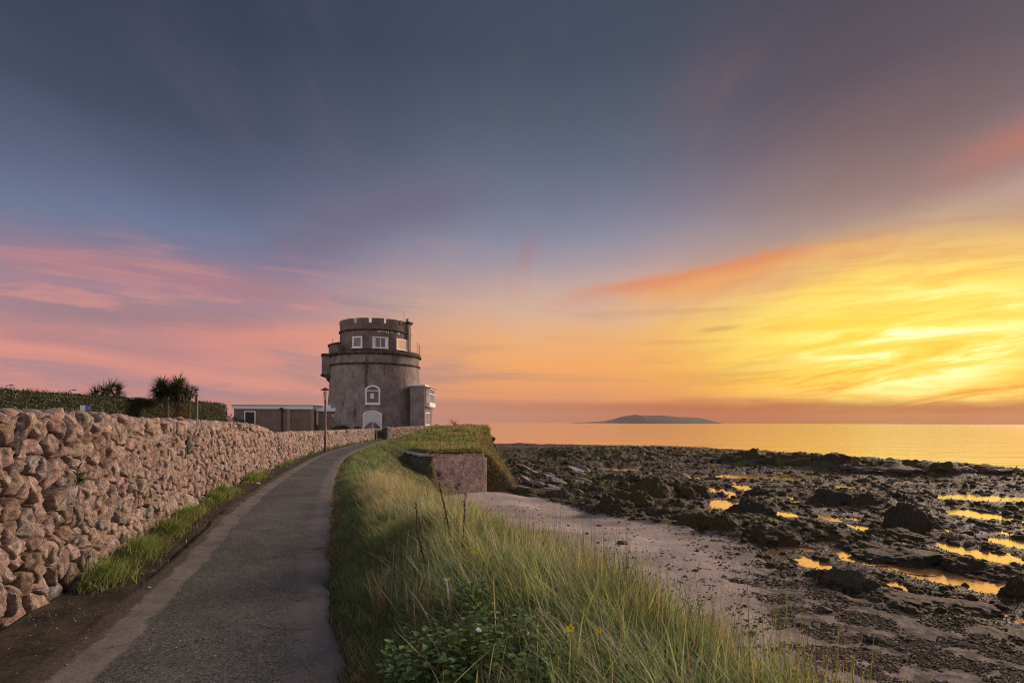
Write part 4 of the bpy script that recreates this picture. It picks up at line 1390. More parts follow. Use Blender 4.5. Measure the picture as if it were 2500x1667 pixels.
MB().box(W1 + 0.6, W1 + 2.6, 1.6, 5.4, 2.81, 3.14).build('roof_light', MT['white'], lodge)
MB().box(-0.22, W1 + 0.12, -0.26, 6.2, 3.042, 3.10).build('roof', MT['roof_felt'], lodge)
MB().box(5.95, 6.32, -0.12, 0.2, 0.0, 2.64).build('pier', MT['lodge_pier'], lodge)
MB().box(W1 - 0.18, W1 + 0.16, -0.14, 0.3, 0.0, 2.64).build('pier', MT['lodge_pier'], lodge)
dr = MB().box(1.28, 2.32, -0.05, 0.02, 0.35, 2.32).build('door', MT['dark_door'], lodge)
MB().box(1.18, 1.28, -0.09, 0.05, 0.35, 2.42).box(2.32, 2.42, -0.09, 0.05, 0.35, 2.42).box(1.28, 2.32, -0.09, 0.05, 2.32, 2.42).build('door_frame', MT['frame'], dr)
MB().box(1.38, 2.22, -0.062, -0.051, 0.5, 1.2).box(1.38, 2.22, -0.062, -0.051, 1.32, 2.2).build('door_panel', MT['black'], dr)
MB().tube([(5.35, -0.1, 0.0), (5.35, -0.1, 2.6)], 0.07, 8).box(5.17, 5.53, -0.28, -0.162, 2.50, 2.80).build('drainpipe', MT['black'], lodge)
MB().box(W1 + 0.25, W1 + 0.36, 0.55, 0.9, 0.9, 2.35).build('window_frame', MT['frame'], lodge)
MB().box(W1 + 1.9, W1 + 2.3, 0.84, 0.9, 1.85, 2.02).build('notice', MT['paper'], lodge)
MB().box(2.5, 3.3, -0.9, -0.2, 0.0, 0.62).build('storage_box', MT['paper'], lodge)

# ------------------------------------------------------------------ garden gate
gate = thing('garden_gate', 'rusty iron garden gate between the two stone walls', 'gate', (-12.62, 54.95, 0.0), math.atan2(1.45, 0.35) - 0.0)
gd = Vector((-12.05, 56.45)) - Vector((-12.62, 54.95))
gate.rotation_euler = (0, 0, math.atan2(gd.y, gd.x))
gw = gd.length
MB().box(0.10, 0.16, -0.03, 0.03, 0.06, 1.05).box(gw - 0.16, gw - 0.10, -0.03, 0.03, 0.06, 1.05).box(0.16, gw - 0.16, -0.02, 0.02, 0.98, 1.03).box(0.16, gw - 0.16, -0.02, 0.02, 0.12, 0.17).build('gate_frame', MT['rust'], gate)
for k in range(9):
    x = 0.22 + (gw - 0.44) * k / 8
    MB().tube([(x, 0, 0.17), (x, 0, 0.98)], 0.012, 6).build('bar', MT['rust'], gate)
MB().box(gw - 0.16, gw - 0.06, -0.05, 0.05, 0.52, 0.60).build('latch', MT['iron'], gate)
pier = thing('gate_pier', 'squared dark stone pier at the seaward side of the garden gate', 'pier', (-12.0, 56.5, 0.0))
MB().box(-0.28, 0.20, -0.20, 0.28, -0.1, 1.16).build('shaft', MT['dark_stone'], pier, bevel=0.03)
MB().box(-0.33, 0.25, -0.25, 0.33, 1.162, 1.26).build('cap_stone', MT['slate'], pier, bevel=0.02)

# ------------------------------------------------------------------ street lamp by the wall
lamp = thing('street_lamp', 'slim brown street lamp with flat disc hood beside the long wall', 'street lamp', (-10.28, 32.7, 0.0))
MB().lathe([(0.0, 0.0), (0.068, 0.0), (0.066, 1.4), (0.052, 1.42), (0.05, 2.86), (0.0, 2.88)], 16).build('pole', MT['rust'], lamp, smooth=True)
MB().lathe([(0.055, 2.72), (0.062, 2.74), (0.062, 2.92), (0.052, 2.95)], 16).build('collar', MT['iron'], lamp, smooth=True)
MT['lamp_glass'] = plain('frosted_lantern', (0.55, 0.45, 0.40), 0.35, 0.5)
MB().lathe([(0.0, 2.93), (0.06, 2.94), (0.09, 3.10), (0.125, 3.36), (0.0, 3.38)], 20).build('lantern', MT['lamp_glass'], lamp, smooth=True)
for k in range(3):
    a = 2.1 * k + 0.4
    MB().tube([(0.065 * math.cos(a), 0.065 * math.sin(a), 2.93), (0.14 * math.cos(a), 0.14 * math.sin(a), 3.42)], 0.01, 5).build('strut', MT['iron'], lamp)
MB().lathe([(0.0, 3.40), (0.24, 3.44), (0.262, 3.455), (0.255, 3.475), (0.13, 3.53), (0.045, 3.58), (0.0, 3.60)], 28).build('hood', MT['rust'], lamp, smooth=True)
# ================================================================== grass
G_DARK, G_MID, G_LITE = np.array([0.090, 0.150, 0.040]), np.array([0.185, 0.285, 0.095]), np.array([0.30, 0.40, 0.17])
TAN, STRAW, RUSSET = np.array([0.40, 0.30, 0.14]), np.array([0.50, 0.41, 0.24]), np.array([0.21, 0.12, 0.062])


def blades(P, L, W, azm, lean, curl, k, base, tip, r):
    """grass blades: tapering ribbons that lean and bend over; returns vertices, quads and a colour for every vertex"""
    n = len(P)
    pos_ = P.copy()
    V = np.zeros((n, k + 1, 2, 3))
    C = np.zeros((n, k + 1, 2, 3))
    tw = azm + np.pi / 2 + r.normal(0, 0.5, n)
    side = np.stack([np.cos(tw), np.sin(tw), np.zeros(n)], 1)
    for i in range(k + 1):
        s = i / k
        wd = W * (1 - s ** 1.6) * 0.5 + 0.0004
        V[:, i, 0] = pos_ - side * wd[:, None]
        V[:, i, 1] = pos_ + side * wd[:, None]
        C[:, i, :] = (base + (tip - base) * s)[:, None, :]
        ti = lean + curl * (s + 0.5 / k)
        st = (L / k)[:, None]
        pos_ = pos_ + st * np.stack([np.cos(azm) * np.sin(ti), np.sin(azm) * np.sin(ti), np.cos(ti)], 1)
    b = (np.arange(n) * (k + 1) * 2)[:, None] + (np.arange(k) * 2)[None, :]
    Fc = np.stack([b, b + 1, b + 3, b + 2], -1).reshape(-1, 4)
    return V.reshape(-1, 3), Fc, C.reshape(-1, 3)


def join(parts):
    VV, FF, CC, b = [], [], [], 0
    for V, Fc, C in parts:
        VV.append(V); FF.append(Fc + b); CC.append(C)
        b += len(V)
    return np.vstack(VV), np.vstack(FF), np.vstack(CC)


def pick(r, cols, wts, n, var=0.25):
    i = r.choice(len(cols), n, p=np.array(wts) / sum(wts))
    return np.array(cols)[i] * (1 + r.normal(0, var, (n, 1))).clip(0.5, 1.6)


def scatter(r, n, y0, y1, lo, hi, power=1.0):
    """points between two lines X = lo(Y) and X = hi(Y), denser nearby"""
    Y = y0 + (y1 - y0) * r.random(n) ** power
    a, b = lo(Y), hi(Y)
    return a + (b - a) * r.random(n), Y


r = np.random.default_rng(31)
parts = []


def grow(X, Y, L, W, lean, curl, k, cols, wts, tipc, tipmix, azm=None, zoff=0.0):
    n = len(X)
    P = np.stack([X, Y, land_z(X, Y) + zoff - 0.02], 1)
    if azm is None:
        azm = r.uniform(0, 2 * np.pi, n)
    base = pick(r, cols, wts, n) * (1 + 0.45 * np.clip(fbm2(X * 2.6 + 50, Y * 2.6, 2), -1, 1))[:, None]      # tussocks differ
    tip = base + (pick(r, tipc, [1] * len(tipc), n) - base) * np.clip(tipmix + r.normal(0, 0.25, n), 0, 1)[:, None]
    parts.append(blades(P, L, W, azm, lean, curl, k, base, tip, r))


def patch(X, Y, s=0.5, o=0.0):
    return fbm2(X * s + o, Y * s - o, 3)


# tall grass of the bank, near to far
for n, y0, y1, k, w_, lmul in ((46000, 1.6, 7.5, 4, 0.0105, 1.0), (34000, 7.0, 14, 3, 0.011, 1.0), (22000, 13, 24, 3, 0.016, 1.0), (9000, 23, 34.5, 2, 0.026, 1.0)):
    X, Y = scatter(r, n, y0, y1, lambda y: path_r(y) + 0.55 + 0.25 * fbm2(y * 0.8, y * 0 + 7, 2), lambda y: brow_x(y) + 0.55, 0.8 if y0 < 3 else 1.0)
    pt = patch(X, Y, 0.55, 3)
    keep = r.random(n) < 0.45 + 0.55 * sstep(-0.35, 0.2, pt)
    X, Y, pt = X[keep], Y[keep], pt[keep]
    n = len(X)
    edge = sstep(0.0, 1.1, X - path_r(Y) - 0.45)
    L = (0.24 + 0.32 * edge) * (1 - 0.25 * sstep(10, 15, Y) - 0.5 * sstep(16, 21, Y)) * (1 - 0.35 * sstep(-0.2, 0.6, X - brow_x(Y))) * r.uniform(0.55, 1.25, n) * (1 + 0.3 * pt) * lmul
    L = L * (1 - 0.5 * np.exp(-(((X + 0.35) / 0.55) ** 2 + ((Y - 3.3) / 0.8) ** 2)))        # shorter where the broad leaves grow
    az_ = np.where(r.random(n) < 0.75, 2.2 + 2.6 * patch(X, Y, 1.3, 40) + r.normal(0, 0.45, n), r.uniform(0, 2 * np.pi, n))   # tussocks lie one way
    dry = sstep(8, 12, Y) * 0.7 * (1 - sstep(15, 20, Y)) + 0.10 + 0.30 * sstep(0.1, 0.5, patch(X, Y, 0.8, 11))
    isdry = r.random(n) < dry * 0.55
    grow(X[~isdry], Y[~isdry], L[~isdry], w_ * r.uniform(0.6, 1.4, (~isdry).sum()), r.uniform(0.05, 0.55, (~isdry).sum()), r.uniform(0.3, 1.9, (~isdry).sum()), k,
         [G_DARK, G_MID, G_LITE, np.array([0.42, 0.46, 0.26])], [0.3, 0.45, 0.3, 0.12], [TAN, G_LITE], 0.25, az_[~isdry])
    grow(X[isdry], Y[isdry], L[isdry] * 1.08, w_ * 0.7 * r.uniform(0.6, 1.3, isdry.sum()), r.uniform(0.0, 0.45, isdry.sum()), r.uniform(0.1, 1.1, isdry.sum()), k,
         [TAN, STRAW, G_LITE * 1.1, RUSSET], [0.4, 0.3, 0.3, 0.12], [STRAW, TAN], 0.6, az_[isdry])
# broad blades, and pale dead stems fallen across the rest
X, Y = scatter(r, 2600, 1.7, 9, lambda y: path_r(y) + 0.7, lambda y: brow_x(y) + 0.3, 0.9)
n = len(X)
grow(X, Y, r.uniform(0.22, 0.5, n), r.uniform(0.012, 0.022, n), r.uniform(0.1, 0.8, n), r.uniform(0.4, 1.8, n), 4, [G_MID, G_LITE, G_DARK], [0.5, 0.3, 0.3], [G_LITE, TAN], 0.3)
X, Y = scatter(r, 1200, 1.7, 12, lambda y: path_r(y) + 0.5, lambda y: brow_x(y) + 0.3, 0.9)
n = len(X)
grow(X, Y, r.uniform(0.25, 0.55, n), r.uniform(0.003, 0.006, n) + 0.0004 * Y, r.uniform(0.2, 1.1, n), r.uniform(0.0, 0.9, n), 4, [STRAW, TAN, STRAW * 1.1], [0.5, 0.3, 0.2], [STRAW], 0.5, zoff=0.08)
tall = join(parts)
tag(mesh_np('tall_grass', tall[0], tall[1], MT['grass'], tint=tall[2]), 'tall arching green and straw grass covering the bank above the beach', 'grass', kind='stuff')

# seed stems and rushes that stand above it along the brow
parts = []
X, Y = scatter(r, 2600, 2.4, 11, lambda y: brow_x(y) - 0.5, lambda y: brow_x(y) + 0.5)
n = len(X)
grow(X, Y, r.uniform(0.4, 0.75, n), np.full(n, 0.0042), r.uniform(0.0, 0.28, n), r.uniform(0.0, 0.5, n), 3, [G_DARK * 0.8, RUSSET, TAN, G_MID], [0.4, 0.25, 0.2, 0.3], [RUSSET, TAN], 0.5)
X, Y = scatter(r, 500, 3.2, 7.0, lambda y: brow_x(y) - 0.2, lambda y: brow_x(y) + 0.6)
n = len(X)
grow(X, Y, r.uniform(0.6, 0.95, n), np.full(n, 0.007), r.uniform(0.0, 0.2, n), r.uniform(0.0, 0.3, n), 3, [G_DARK * 0.6, G_DARK], [0.6, 0.4], [RUSSET], 0.3)
st = join(parts)
tag(mesh_np('rushes', st[0], st[1], MT['grass'], tint=st[2]), 'thin dark rushes and seed stems standing along the brow of the bank', 'rushes', kind='stuff')

# short dark turf along the path, and its dead brown fringe
parts = []
for n, y0, y1, k, w_ in ((34000, 1.8, 9, 2, 0.006), (20000, 9, 20, 2, 0.012), (17000, 20, 52, 2, 0.026)):
    X, Y = scatter(r, n, y0, y1, lambda y: path_r(y) - 0.08, lambda y: path_r(y) + 1.0 + 0.9 * sstep(18, 30, y) + 1.2 * sstep(33, 38, y))
    keep = r.random(n) < 0.35 + 0.65 * sstep(-0.4, 0.2, patch(X, Y, 1.6, 5) + 0.6 * (X - path_r(Y)))
    X, Y = X[keep], Y[keep]
    n = len(X)
    e = sstep(0, 0.6, X - path_r(Y))
    grow(X, Y, (0.06 + 0.13 * e) * r.uniform(0.6, 1.5, n), w_ * r.uniform(0.7, 1.3, n), r.uniform(0.2, 0.9, n), r.uniform(0.2, 0.9, n), k,
         [G_DARK * 0.9, G_DARK * 1.2, G_MID * 0.9, TAN * 0.7], [0.35, 0.4, 0.35, 0.12], [G_MID, TAN * 0.7], 0.25, np.where(r.random(n) < 0.6, r.normal(2.9, 0.7, n), r.uniform(0, 6.28, n)))
st = join(parts)
tag(mesh_np('verge_turf', st[0], st[1], MT['grass'], tint=st[2]), 'short dark green turf along the seaward edge of the path', 'grass', kind='stuff')
parts = []
X, Y = scatter(r, 15000, 1.9, 24, lambda y: path_r(y) - 0.14, lambda y: path_r(y) + 0.25, 1.4)
keep = r.random(len(X)) < sstep(0.0, 0.5, patch(X * 0.3, Y, 1.1, 21) + 0.25)
X, Y = X[keep], Y[keep]
n = len(X)
grow(X, Y, r.uniform(0.06, 0.2, n), 0.0045 + 0.0006 * Y, r.uniform(0.6, 1.4, n), r.uniform(0.0, 0.7, n), 2, [RUSSET, TAN * 0.7, RUSSET * 0.6], [0.5, 0.3, 0.3], [TAN], 0.4, r.normal(3.1, 0.9, n))
st = join(parts)
tag(mesh_np('dead_grass', st[0], st[1], MT['grass'], tint=st[2]), 'dead brown grass fringe lying on the edge of the path', 'grass', kind='stuff')

# rough grass of the headland and the earth bank by the sea wall
parts = []
n = 30000
Y = r.uniform(35.0, 68, n)
X = path_r(Y) + 0.2 + (brow_x(Y) + 1.4 - path_r(Y) - 0.2) * r.random(n)
keep = (Y + 2.1 * (X + 4.6) > 34.4)
X, Y = X[keep], Y[keep]
n = len(X)
pt = patch(X, Y, 0.35, 2)
steep = sstep(-0.1, 0.9, X - brow_x(Y))
isdry = r.random(n) < np.clip(0.42 + 0.7 * pt + 0.35 * steep + 0.25 * sstep(44, 38, Y), 0.05, 0.95)
for msk, cols, wts, tipc in ((isdry, [TAN, STRAW * 0.9, RUSSET, G_LITE], [0.5, 0.25, 0.2, 0.2], [STRAW, TAN]), (~isdry, [G_DARK, G_MID, G_LITE * 0.9], [0.3, 0.5, 0.25], [TAN, G_LITE])):
    nn_ = int(msk.sum())
    grow(X[msk], Y[msk], r.uniform(0.16, 0.42, nn_), 0.022 + 0.0006 * Y[msk] * r.uniform(0.4, 1.2, nn_), r.uniform(0.2, 0.9, nn_) + 0.5 * steep[msk], r.uniform(0.2, 1.2, nn_), 2, cols, wts, tipc, 0.35,
         np.where(r.random(nn_) < 0.7, r.normal(-0.5, 0.6, nn_), r.uniform(0, 6.28, nn_)))
n = 9000
Y = r.uniform(36.3, 56, n)
X = brow_x(Y) - 0.3 + 3.2 * r.random(n) ** 1.2
zz_ = land_z(X, Y)
X, Y = X[zz_ > -2.75], Y[zz_ > -2.75]
n = len(X)
grow(X, Y, r.uniform(0.18, 0.45, n), np.full(n, 0.045), r.uniform(0.5, 1.6, n), r.uniform(0.4, 1.2, n), 3, [TAN, RUSSET, STRAW * 0.8, G_MID], [0.5, 0.2, 0.25, 0.25], [STRAW, TAN], 0.4, r.normal(-0.4, 0.6, n))
n = 2600
q = r.random(n)
X, Y = -4.66 + q * 2.95 - 0.05, 33.95 + q * 2.0 + 0.12
P = np.stack([X, Y, -0.16 + 0.06 * fbm2(q * 12, q * 0, 2) - 0.04 * q], 1)
cc = pick(r, [TAN, G_MID, RUSSET, G_DARK], [0.4, 0.35, 0.2, 0.3], n)
parts.append(blades(P, r.uniform(0.15, 0.42, n), np.full(n, 0.035), r.normal(-0.97, 0.7, n), r.uniform(0.3, 1.3, n), r.uniform(0.4, 1.5, n), 3, cc, cc * 1.1, r))
st = join(parts)
tag(mesh_np('headland_grass', st[0], st[1], MT['grass'], tint=st[2]), 'rough tan and green grass over the headland in front of the tower', 'grass', kind='stuff')

# lawn between the wall and the buildings
parts = []
n = 9000
Y = r.uniform(40, 66, n)
X = wall_x(Y) - 0.5 - r.random(n) * 17
grow(X, Y, r.uniform(0.06, 0.18, n), np.full(n, 0.06), r.uniform(0.1, 0.8, n), r.uniform(0.1, 0.8, n), 2, [G_DARK, G_MID], [0.6, 0.4], [G_MID], 0.2)
st = join(parts)
tag(mesh_np('lawn_grass', st[0], st[1], MT['grass'], tint=st[2]), 'mown green lawn behind the wall in front of the lodge', 'grass', kind='stuff')

# ------------------------------------------------------------------ weeds at the foot of the long wall
CL = [((195, 1420), 0.30, 0.42, 'dark broad-bladed weed clump nearest the camera at the wall foot'),
      ((300, 1355), 0.55, 0.46, 'large green and russet weed clump beside the big base stone'),
      ((385, 1300), 0.40, 0.34, 'small green weed clump below the tall slab of the wall'),
      ((455, 1262), 0.50, 0.38, 'bright yellow-green weed clump midway along the near wall'),
      ((530, 1215), 0.90, 0.42, 'long bright green weed patch further along the wall foot'),
      ((610, 1172), 0.70, 0.40, 'dark green weed clump where the wall begins to dip')]
for (px_, py_), rad_, hgt, lb in CL:
    c = on(px_, py_, 0.02)
    wx = float(wall_x(c.y))
    parts = []
    n = int(1500 * rad_ + 500)
    yy = c.y + r.normal(0, rad_ * 0.75, n)
    xx = wall_x(yy) + 0.10 + np.abs(r.normal(0, 0.16, n))
    f = np.exp(-((yy - c.y) / (rad_ * 1.1)) ** 2)
    P = np.stack([xx - wx, yy - c.y, np.full(n, 0.0)], 1)
    base = pick(r, [G_MID, G_LITE, G_DARK, RUSSET], [0.5, 0.35, 0.25, 0.06], n)
    tip = base + (pick(r, [G_LITE, TAN], [2, 1], n) - base) * 0.35
    parts.append(blades(P, hgt * 0.68 * f * r.uniform(0.4, 1.2, n) * (0.5 + 0.7 * sstep(-0.3, 0.3, pn2(yy * 3, yy * 0 + px_))) + 0.04, 0.006 + 0.0008 * c.y * r.uniform(0.5, 1.2, n), r.normal(0.2, 0.9, n), r.uniform(0.05, 0.6, n), r.uniform(0.2, 1.4, n), 3, base, tip, r))
    n = int(400 * rad_)
    yy = r.normal(0, rad_ * 0.8, n)
    P = np.stack([wall_x(yy + c.y) - wx + 0.25 + np.abs(r.normal(0, 0.2, n)), yy, np.full(n, 0.0)], 1)
    cc = pick(r, [RUSSET, TAN * 0.7, G_DARK], [0.5, 0.3, 0.4], n)
    parts.append(blades(P, r.uniform(0.06, 0.22, n), np.full(n, 0.006 + 0.0007 * c.y), r.uniform(0, 6.28, n), r.uniform(0.6, 1.3, n), r.uniform(0, 0.6, n), 3, cc, cc, r))
    st = join(parts)
    tag(mesh_np('weed_clump', st[0], st[1], MT['grass'], loc=(wx, c.y, 0.035), tint=st[2]), lb, 'weeds', 'weeds along the wall foot')
parts = []
n = 5000
yy = 16 + 38 * r.random(n) ** 1.2
keep = r.random(n) < sstep(-0.2, 0.3, pn2(yy * 0.6, yy * 0 + 1))
yy = yy[keep]
n = len(yy)
grow(wall_x(yy) + 0.06 + np.abs(r.normal(0, 0.14, n)), yy, r.uniform(0.06, 0.26, n), 0.012 + 0.0005 * yy, r.uniform(0, 0.6, n), r.uniform(0.2, 1, n), 2, [G_DARK, G_MID, RUSSET], [0.5, 0.4, 0.1], [TAN, G_MID], 0.2, zoff=0.03)
n = 2600
yy = 4 + 16 * r.random(n)
grow(wall_x(yy) + 0.1 + np.abs(r.normal(0, 0.35, n)), yy, r.uniform(0.02, 0.09, n), 0.004 + 0.0005 * yy, r.uniform(0.3, 1.3, n), r.uniform(0.2, 1, n), 2, [G_DARK * 0.7, RUSSET * 0.8, TAN * 0.6], [0.6, 0.3, 0.15], [TAN * 0.7], 0.2, zoff=0.03)
st = join(parts)
tag(mesh_np('wall_foot_grass', st[0], st[1], MT['grass'], tint=st[2]), 'thin scattered grass along the foot of the long wall', 'grass', kind='stuff')


# ------------------------------------------------------------------ leafy plants
def leaf_quads(P, D, N, L, W, col, r, bend=0.25):
    """pointed leaves from P along D with face normal N: four quads-as-triangles each"""
    n = len(P)
    D = D / np.linalg.norm(D, axis=1)[:, None]
    S_ = np.cross(D, N)
    S_ /= np.maximum(np.linalg.norm(S_, axis=1), 1e-6)[:, None]
    U_ = np.cross(S_, D)
    L, W = L[:, None], W[:, None]
    V = np.stack([P, P + D * L * 0.45 - S_ * W * 0.5 + U_ * W * 0.12, P + D * L * 0.5 - U_ * L * bend * 0.1, P + D * L * 0.45 + S_ * W * 0.5 + U_ * W * 0.12, P + D * L - U_ * L * bend], 1)
    b = (np.arange(n) * 5)[:, None]
    Fc = np.concatenate([b + np.array([[0, 2, 1]]), b + np.array([[0, 3, 2]]), b + np.array([[1, 2, 4]]), b + np.array([[2, 3, 4]])], 1).reshape(-1, 3)
    return V.reshape(-1, 3), Fc, np.repeat(col, 5, 0)


def unit(r, n, up=0.0):
    v_ = r.normal(size=(n, 3))
    v_[:, 2] += up
    return v_ / np.linalg.norm(v_, axis=1)[:, None]


def leaf_mass(name, n, shape, size, cols, wts, parent=None, loc=(0, 0, 0), seed=1, up=0.4):
    r_ = np.random.default_rng(seed)
    P, N = shape(r_, n)
    D = unit(r_, n) + N * 0.8 + np.array([0, 0, up])
    cc = pick(r_, cols, wts, n, 0.25)
    V, Fc, C = leaf_quads(P, D, N + 0.5 * unit(r_, n), size * r_.uniform(0.6, 1.4, n), size * 0.55 * r_.uniform(0.7, 1.3, n), cc, r_)
    return mesh_np(name, V, Fc, MT['leaf'], parent, loc, tint=C)


H_D, H_M, H_L = np.array([0.026, 0.036, 0.014]), np.array([0.048, 0.062, 0.022]), np.array([0.085, 0.095, 0.032])
# clipped hedge behind the wall
hx0, hx1, hy0, hy1, hz0, hz1 = -23.2, -21.6, 12.0, 45.0, 0.4, 2.92


def hedge_shape(r_, n):
    f = r_.random(n)
    Y = hy0 + (hy1 - hy0) * r_.random(n)
    X = hx0 + (hx1 - hx0) * r_.random(n)
    Zq = hz0 + (hz1 - hz0) * r_.random(n)
    N = np.zeros((n, 3))
    side = f < 0.60
    topm = (f >= 0.60) & (f < 0.92)
    endm = f >= 0.92
    X[side] = hx1; N[side, 0] = 1
    Zq[topm] = hz1; N[topm, 2] = 1
    Y[endm] = hy1; N[endm, 1] = 1
    lump = 0.12 * fbm2(Y * 0.8 + X, Zq * 1.2 + X * 2, 3)
    X = X + np.where(side, lump + r_.normal(0, 0.05, n), 0)
    Zq = Zq + np.where(topm, lump * 0.8 + np.abs(r_.normal(0, 0.07, n)), 0)
    return np.stack([X - hx1, Y - hy0, Zq - hz0], 1), N


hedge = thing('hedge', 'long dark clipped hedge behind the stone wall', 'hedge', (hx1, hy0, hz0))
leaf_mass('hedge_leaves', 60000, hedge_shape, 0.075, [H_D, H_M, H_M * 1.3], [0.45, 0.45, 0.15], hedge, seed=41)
MB().box(hx0 - hx1, -0.10, 0, hy1 - hy0 - 0.1, 0, hz1 - hz0 + 0.02).build('hedge_core', plain('hedge_inner_foliage', (0.028, 0.034, 0.014), 0.95, 0.1, grain=0.4, scale=6, bump=0.05), hedge)  # core has the same dark green as the leaves


def ball_shape(rx, ry, rz, lum=0.25, cz=None):
    def f(r_, n):
        N = unit(r_, n)
        N[:, 2] = np.abs(N[:, 2]) * 1.0 - 0.15
        l_ = 1 + lum * pn3(N * 2.3 + r_.uniform(0, 30, 3))
        q = N * (l_ * r_.uniform(0.7, 1.05, n))[:, None] * np.array([rx, ry, rz])
        return q + np.array([0, 0, rz * 0.3]), N
    return f


def shrub(label, px, py_top, Y, zb, rx, rz, n, size, seed, cat='shrub'):
    c = at(px, py_top, Y)
    o = thing('shrub', label, cat, (c.x, Y, zb))
    h = c.z - zb
    leaf_mass('foliage', n, ball_shape(rx, rx * 0.8, h * 0.75), size, [H_D, H_M, H_L], [0.45, 0.4, 0.2], o, seed=seed)
    MB().tube([(0, 0, -0.1), (0.05, 0, h * 0.4), (0.0, 0.05, h * 0.7)], [0.06, 0.045, 0.02], 6).build('stem', MT['bark'], o)
    return o


shrub('rounded dark bush behind the far end of the hedge', 50, 940, 34, 0.45, 1.1, 1.0, 1400, 0.11, 51)
shrub('small ragged bush above the hedge between two lamp posts', 192, 952, 38, 0.45, 0.7, 1.0, 500, 0.14, 52)
shrub('spreading bush at the end of the hedge nearest the lodge', 508, 970, 50, 0.45, 1.7, 1.0, 1500, 0.16, 53)
shrub('pale grey-green low bush above the hedge top', 325, 971, 40, 0.45, 0.9, 1.0, 500, 0.12, 54)
shrub('low dark shrub against the foot of the tower', 826, 1039, 63.0, 0.75, 0.75, 0.8, 500, 0.12, 55)
shrub('larger dark shrub against the foot of the tower beside the door', 838, 1037, 63.4, 0.75, 0.7, 0.9, 500, 0.12, 56)
shrub('small dark shrub just left of the tower door', 872, 1041, 63.2, 0.75, 0.5, 0.5, 400, 0.11, 57)
shrub('dark shrub at the seaward corner of the annex', 1066, 1034, 70.5, 0.75, 0.6, 0.5, 400, 0.12, 58)
shrub('low dark bush between the hedge and the lodge', 552, 1007, 62, 0.45, 2.4, 0.8, 900, 0.2, 59)


# ------------------------------------------------------------------ cabbage palms
def palm(label, base, heads, trunkpts, seed, leafL=0.75, skirt=False):
    r_ = np.random.default_rng(seed)
    o = thing('cabbage_palm', label, 'palm', base)
    for pts, rad_ in trunkpts:
        MB().tube(pts, rad_, 8).build('trunk', MT['bark'], o, smooth=True)
    for (hx, hy, hz_), s, n in heads:
        D = unit(r_, n, 0.25)
        az_ = np.arctan2(D[:, 1], D[:, 0])
        lean = np.arccos(np.clip(D[:, 2], -1, 1))
        base_ = pick(r_, [np.array([0.036, 0.046, 0.018]), np.array([0.06, 0.072, 0.026]), np.array([0.10, 0.10, 0.04])], [0.45, 0.4, 0.15], n)
        V, Fc, C = blades(np.tile([hx, hy, hz_], (n, 1)) + D * 0.05, leafL * s * r_.uniform(0.75, 1.15, n), np.full(n, 0.062 * s), az_, lean, r_.uniform(0.05, 0.7, n), 3, base_, base_ * 1.1, r_)
        mesh_np('leaf_head', V, Fc, MT['leaf'], o, tint=C)
    if skirt:
        n = 420
        hx, hy, hz_ = skirt
        P = np.stack([hx + r_.normal(0, 0.16, n), hy + r_.normal(0, 0.16, n), hz_ - 1.5 * r_.random(n)], 1)
        cc = pick(r_, [np.array([0.24, 0.12, 0.05]), np.array([0.15, 0.085, 0.045]), H_M], [0.5, 0.4, 0.25], n)
        V, Fc, C = blades(P, r_.uniform(0.4, 0.8, n), np.full(n, 0.035), r_.uniform(0, 6.28, n), r_.uniform(1.6, 2.5, n), r_.uniform(0.2, 0.7, n), 2, cc, cc, r_)
        mesh_np('dead_leaf_skirt', V, Fc, MT['leaf'], o, tint=C)
    return o


def pal_pt(px, py, Y, b):
    c = at(px, py, Y)
    return (c.x - b[0], c.y - b[1], c.z - b[2])


b0 = (-20.6, 35.4, 0.42)
hd = [(404, 946), (425, 938), (388, 952), (440, 950), (420, 958), (378, 972), (432, 968), (412, 950), (396, 962), (446, 962)]
palm('big many-headed cabbage palm standing in front of the hedge', b0,
     [(tuple(np.array(pal_pt(x, y, 35.4, b0)) + np.array([0, r.uniform(-0.5, 0.5), 0])), 1.0 if i < 5 else 0.85, 190) for i, (x, y) in enumerate(hd)],
     [([pal_pt(408, 1040, 35.4, b0), pal_pt(408, 1000, 35.4, b0), pal_pt(408, 985, 35.4, b0), pal_pt(397, 962, 35.4, b0)], [0.14, 0.12, 0.10, 0.06]),
      ([pal_pt(408, 990, 35.4, b0), pal_pt(394, 982, 35.4, b0), pal_pt(378, 973, 35.4, b0)], [0.08, 0.06, 0.04]),
      ([pal_pt(436, 1035, 35.4, b0), pal_pt(434, 990, 35.4, b0), pal_pt(428, 955, 35.4, b0)], [0.13, 0.12, 0.08])], 61, 0.80, pal_pt(437, 985, 35.4, b0))
b1 = (-20.2, 37.6, 0.42)
palm('slender loose-headed palm just behind the big cabbage palm', b1,
     [(pal_pt(x, y, 37.6, b1), 0.55, 60) for x, y in ((457, 945), (470, 950), (463, 960), (452, 965), (472, 966), (458, 975), (478, 955))],
     [([pal_pt(462, 1030, 37.6, b1), pal_pt(462, 985, 37.6, b1), pal_pt(468, 952, 37.6, b1)], [0.08, 0.06, 0.03]), ([pal_pt(462, 985, 37.6, b1), pal_pt(457, 948, 37.6, b1)], [0.05, 0.03])], 62, 0.75)
b2 = (-29.5, 44.0, 0.42)
palm('pair-headed cabbage palm rising behind the middle of the hedge', b2, [(pal_pt(x, y, 44, b2), 0.95, 90) for x, y in ((287, 950), (270, 947), (290, 956))],
     [([pal_pt(288, 1020, 44, b2), pal_pt(284, 975, 44, b2), pal_pt(288, 952, 44, b2)], [0.12, 0.1, 0.06]), ([pal_pt(284, 975, 44, b2), pal_pt(270, 950, 44, b2)], [0.08, 0.05])], 63, 0.95)
b3 = (-30.5, 43.0, 0.42)
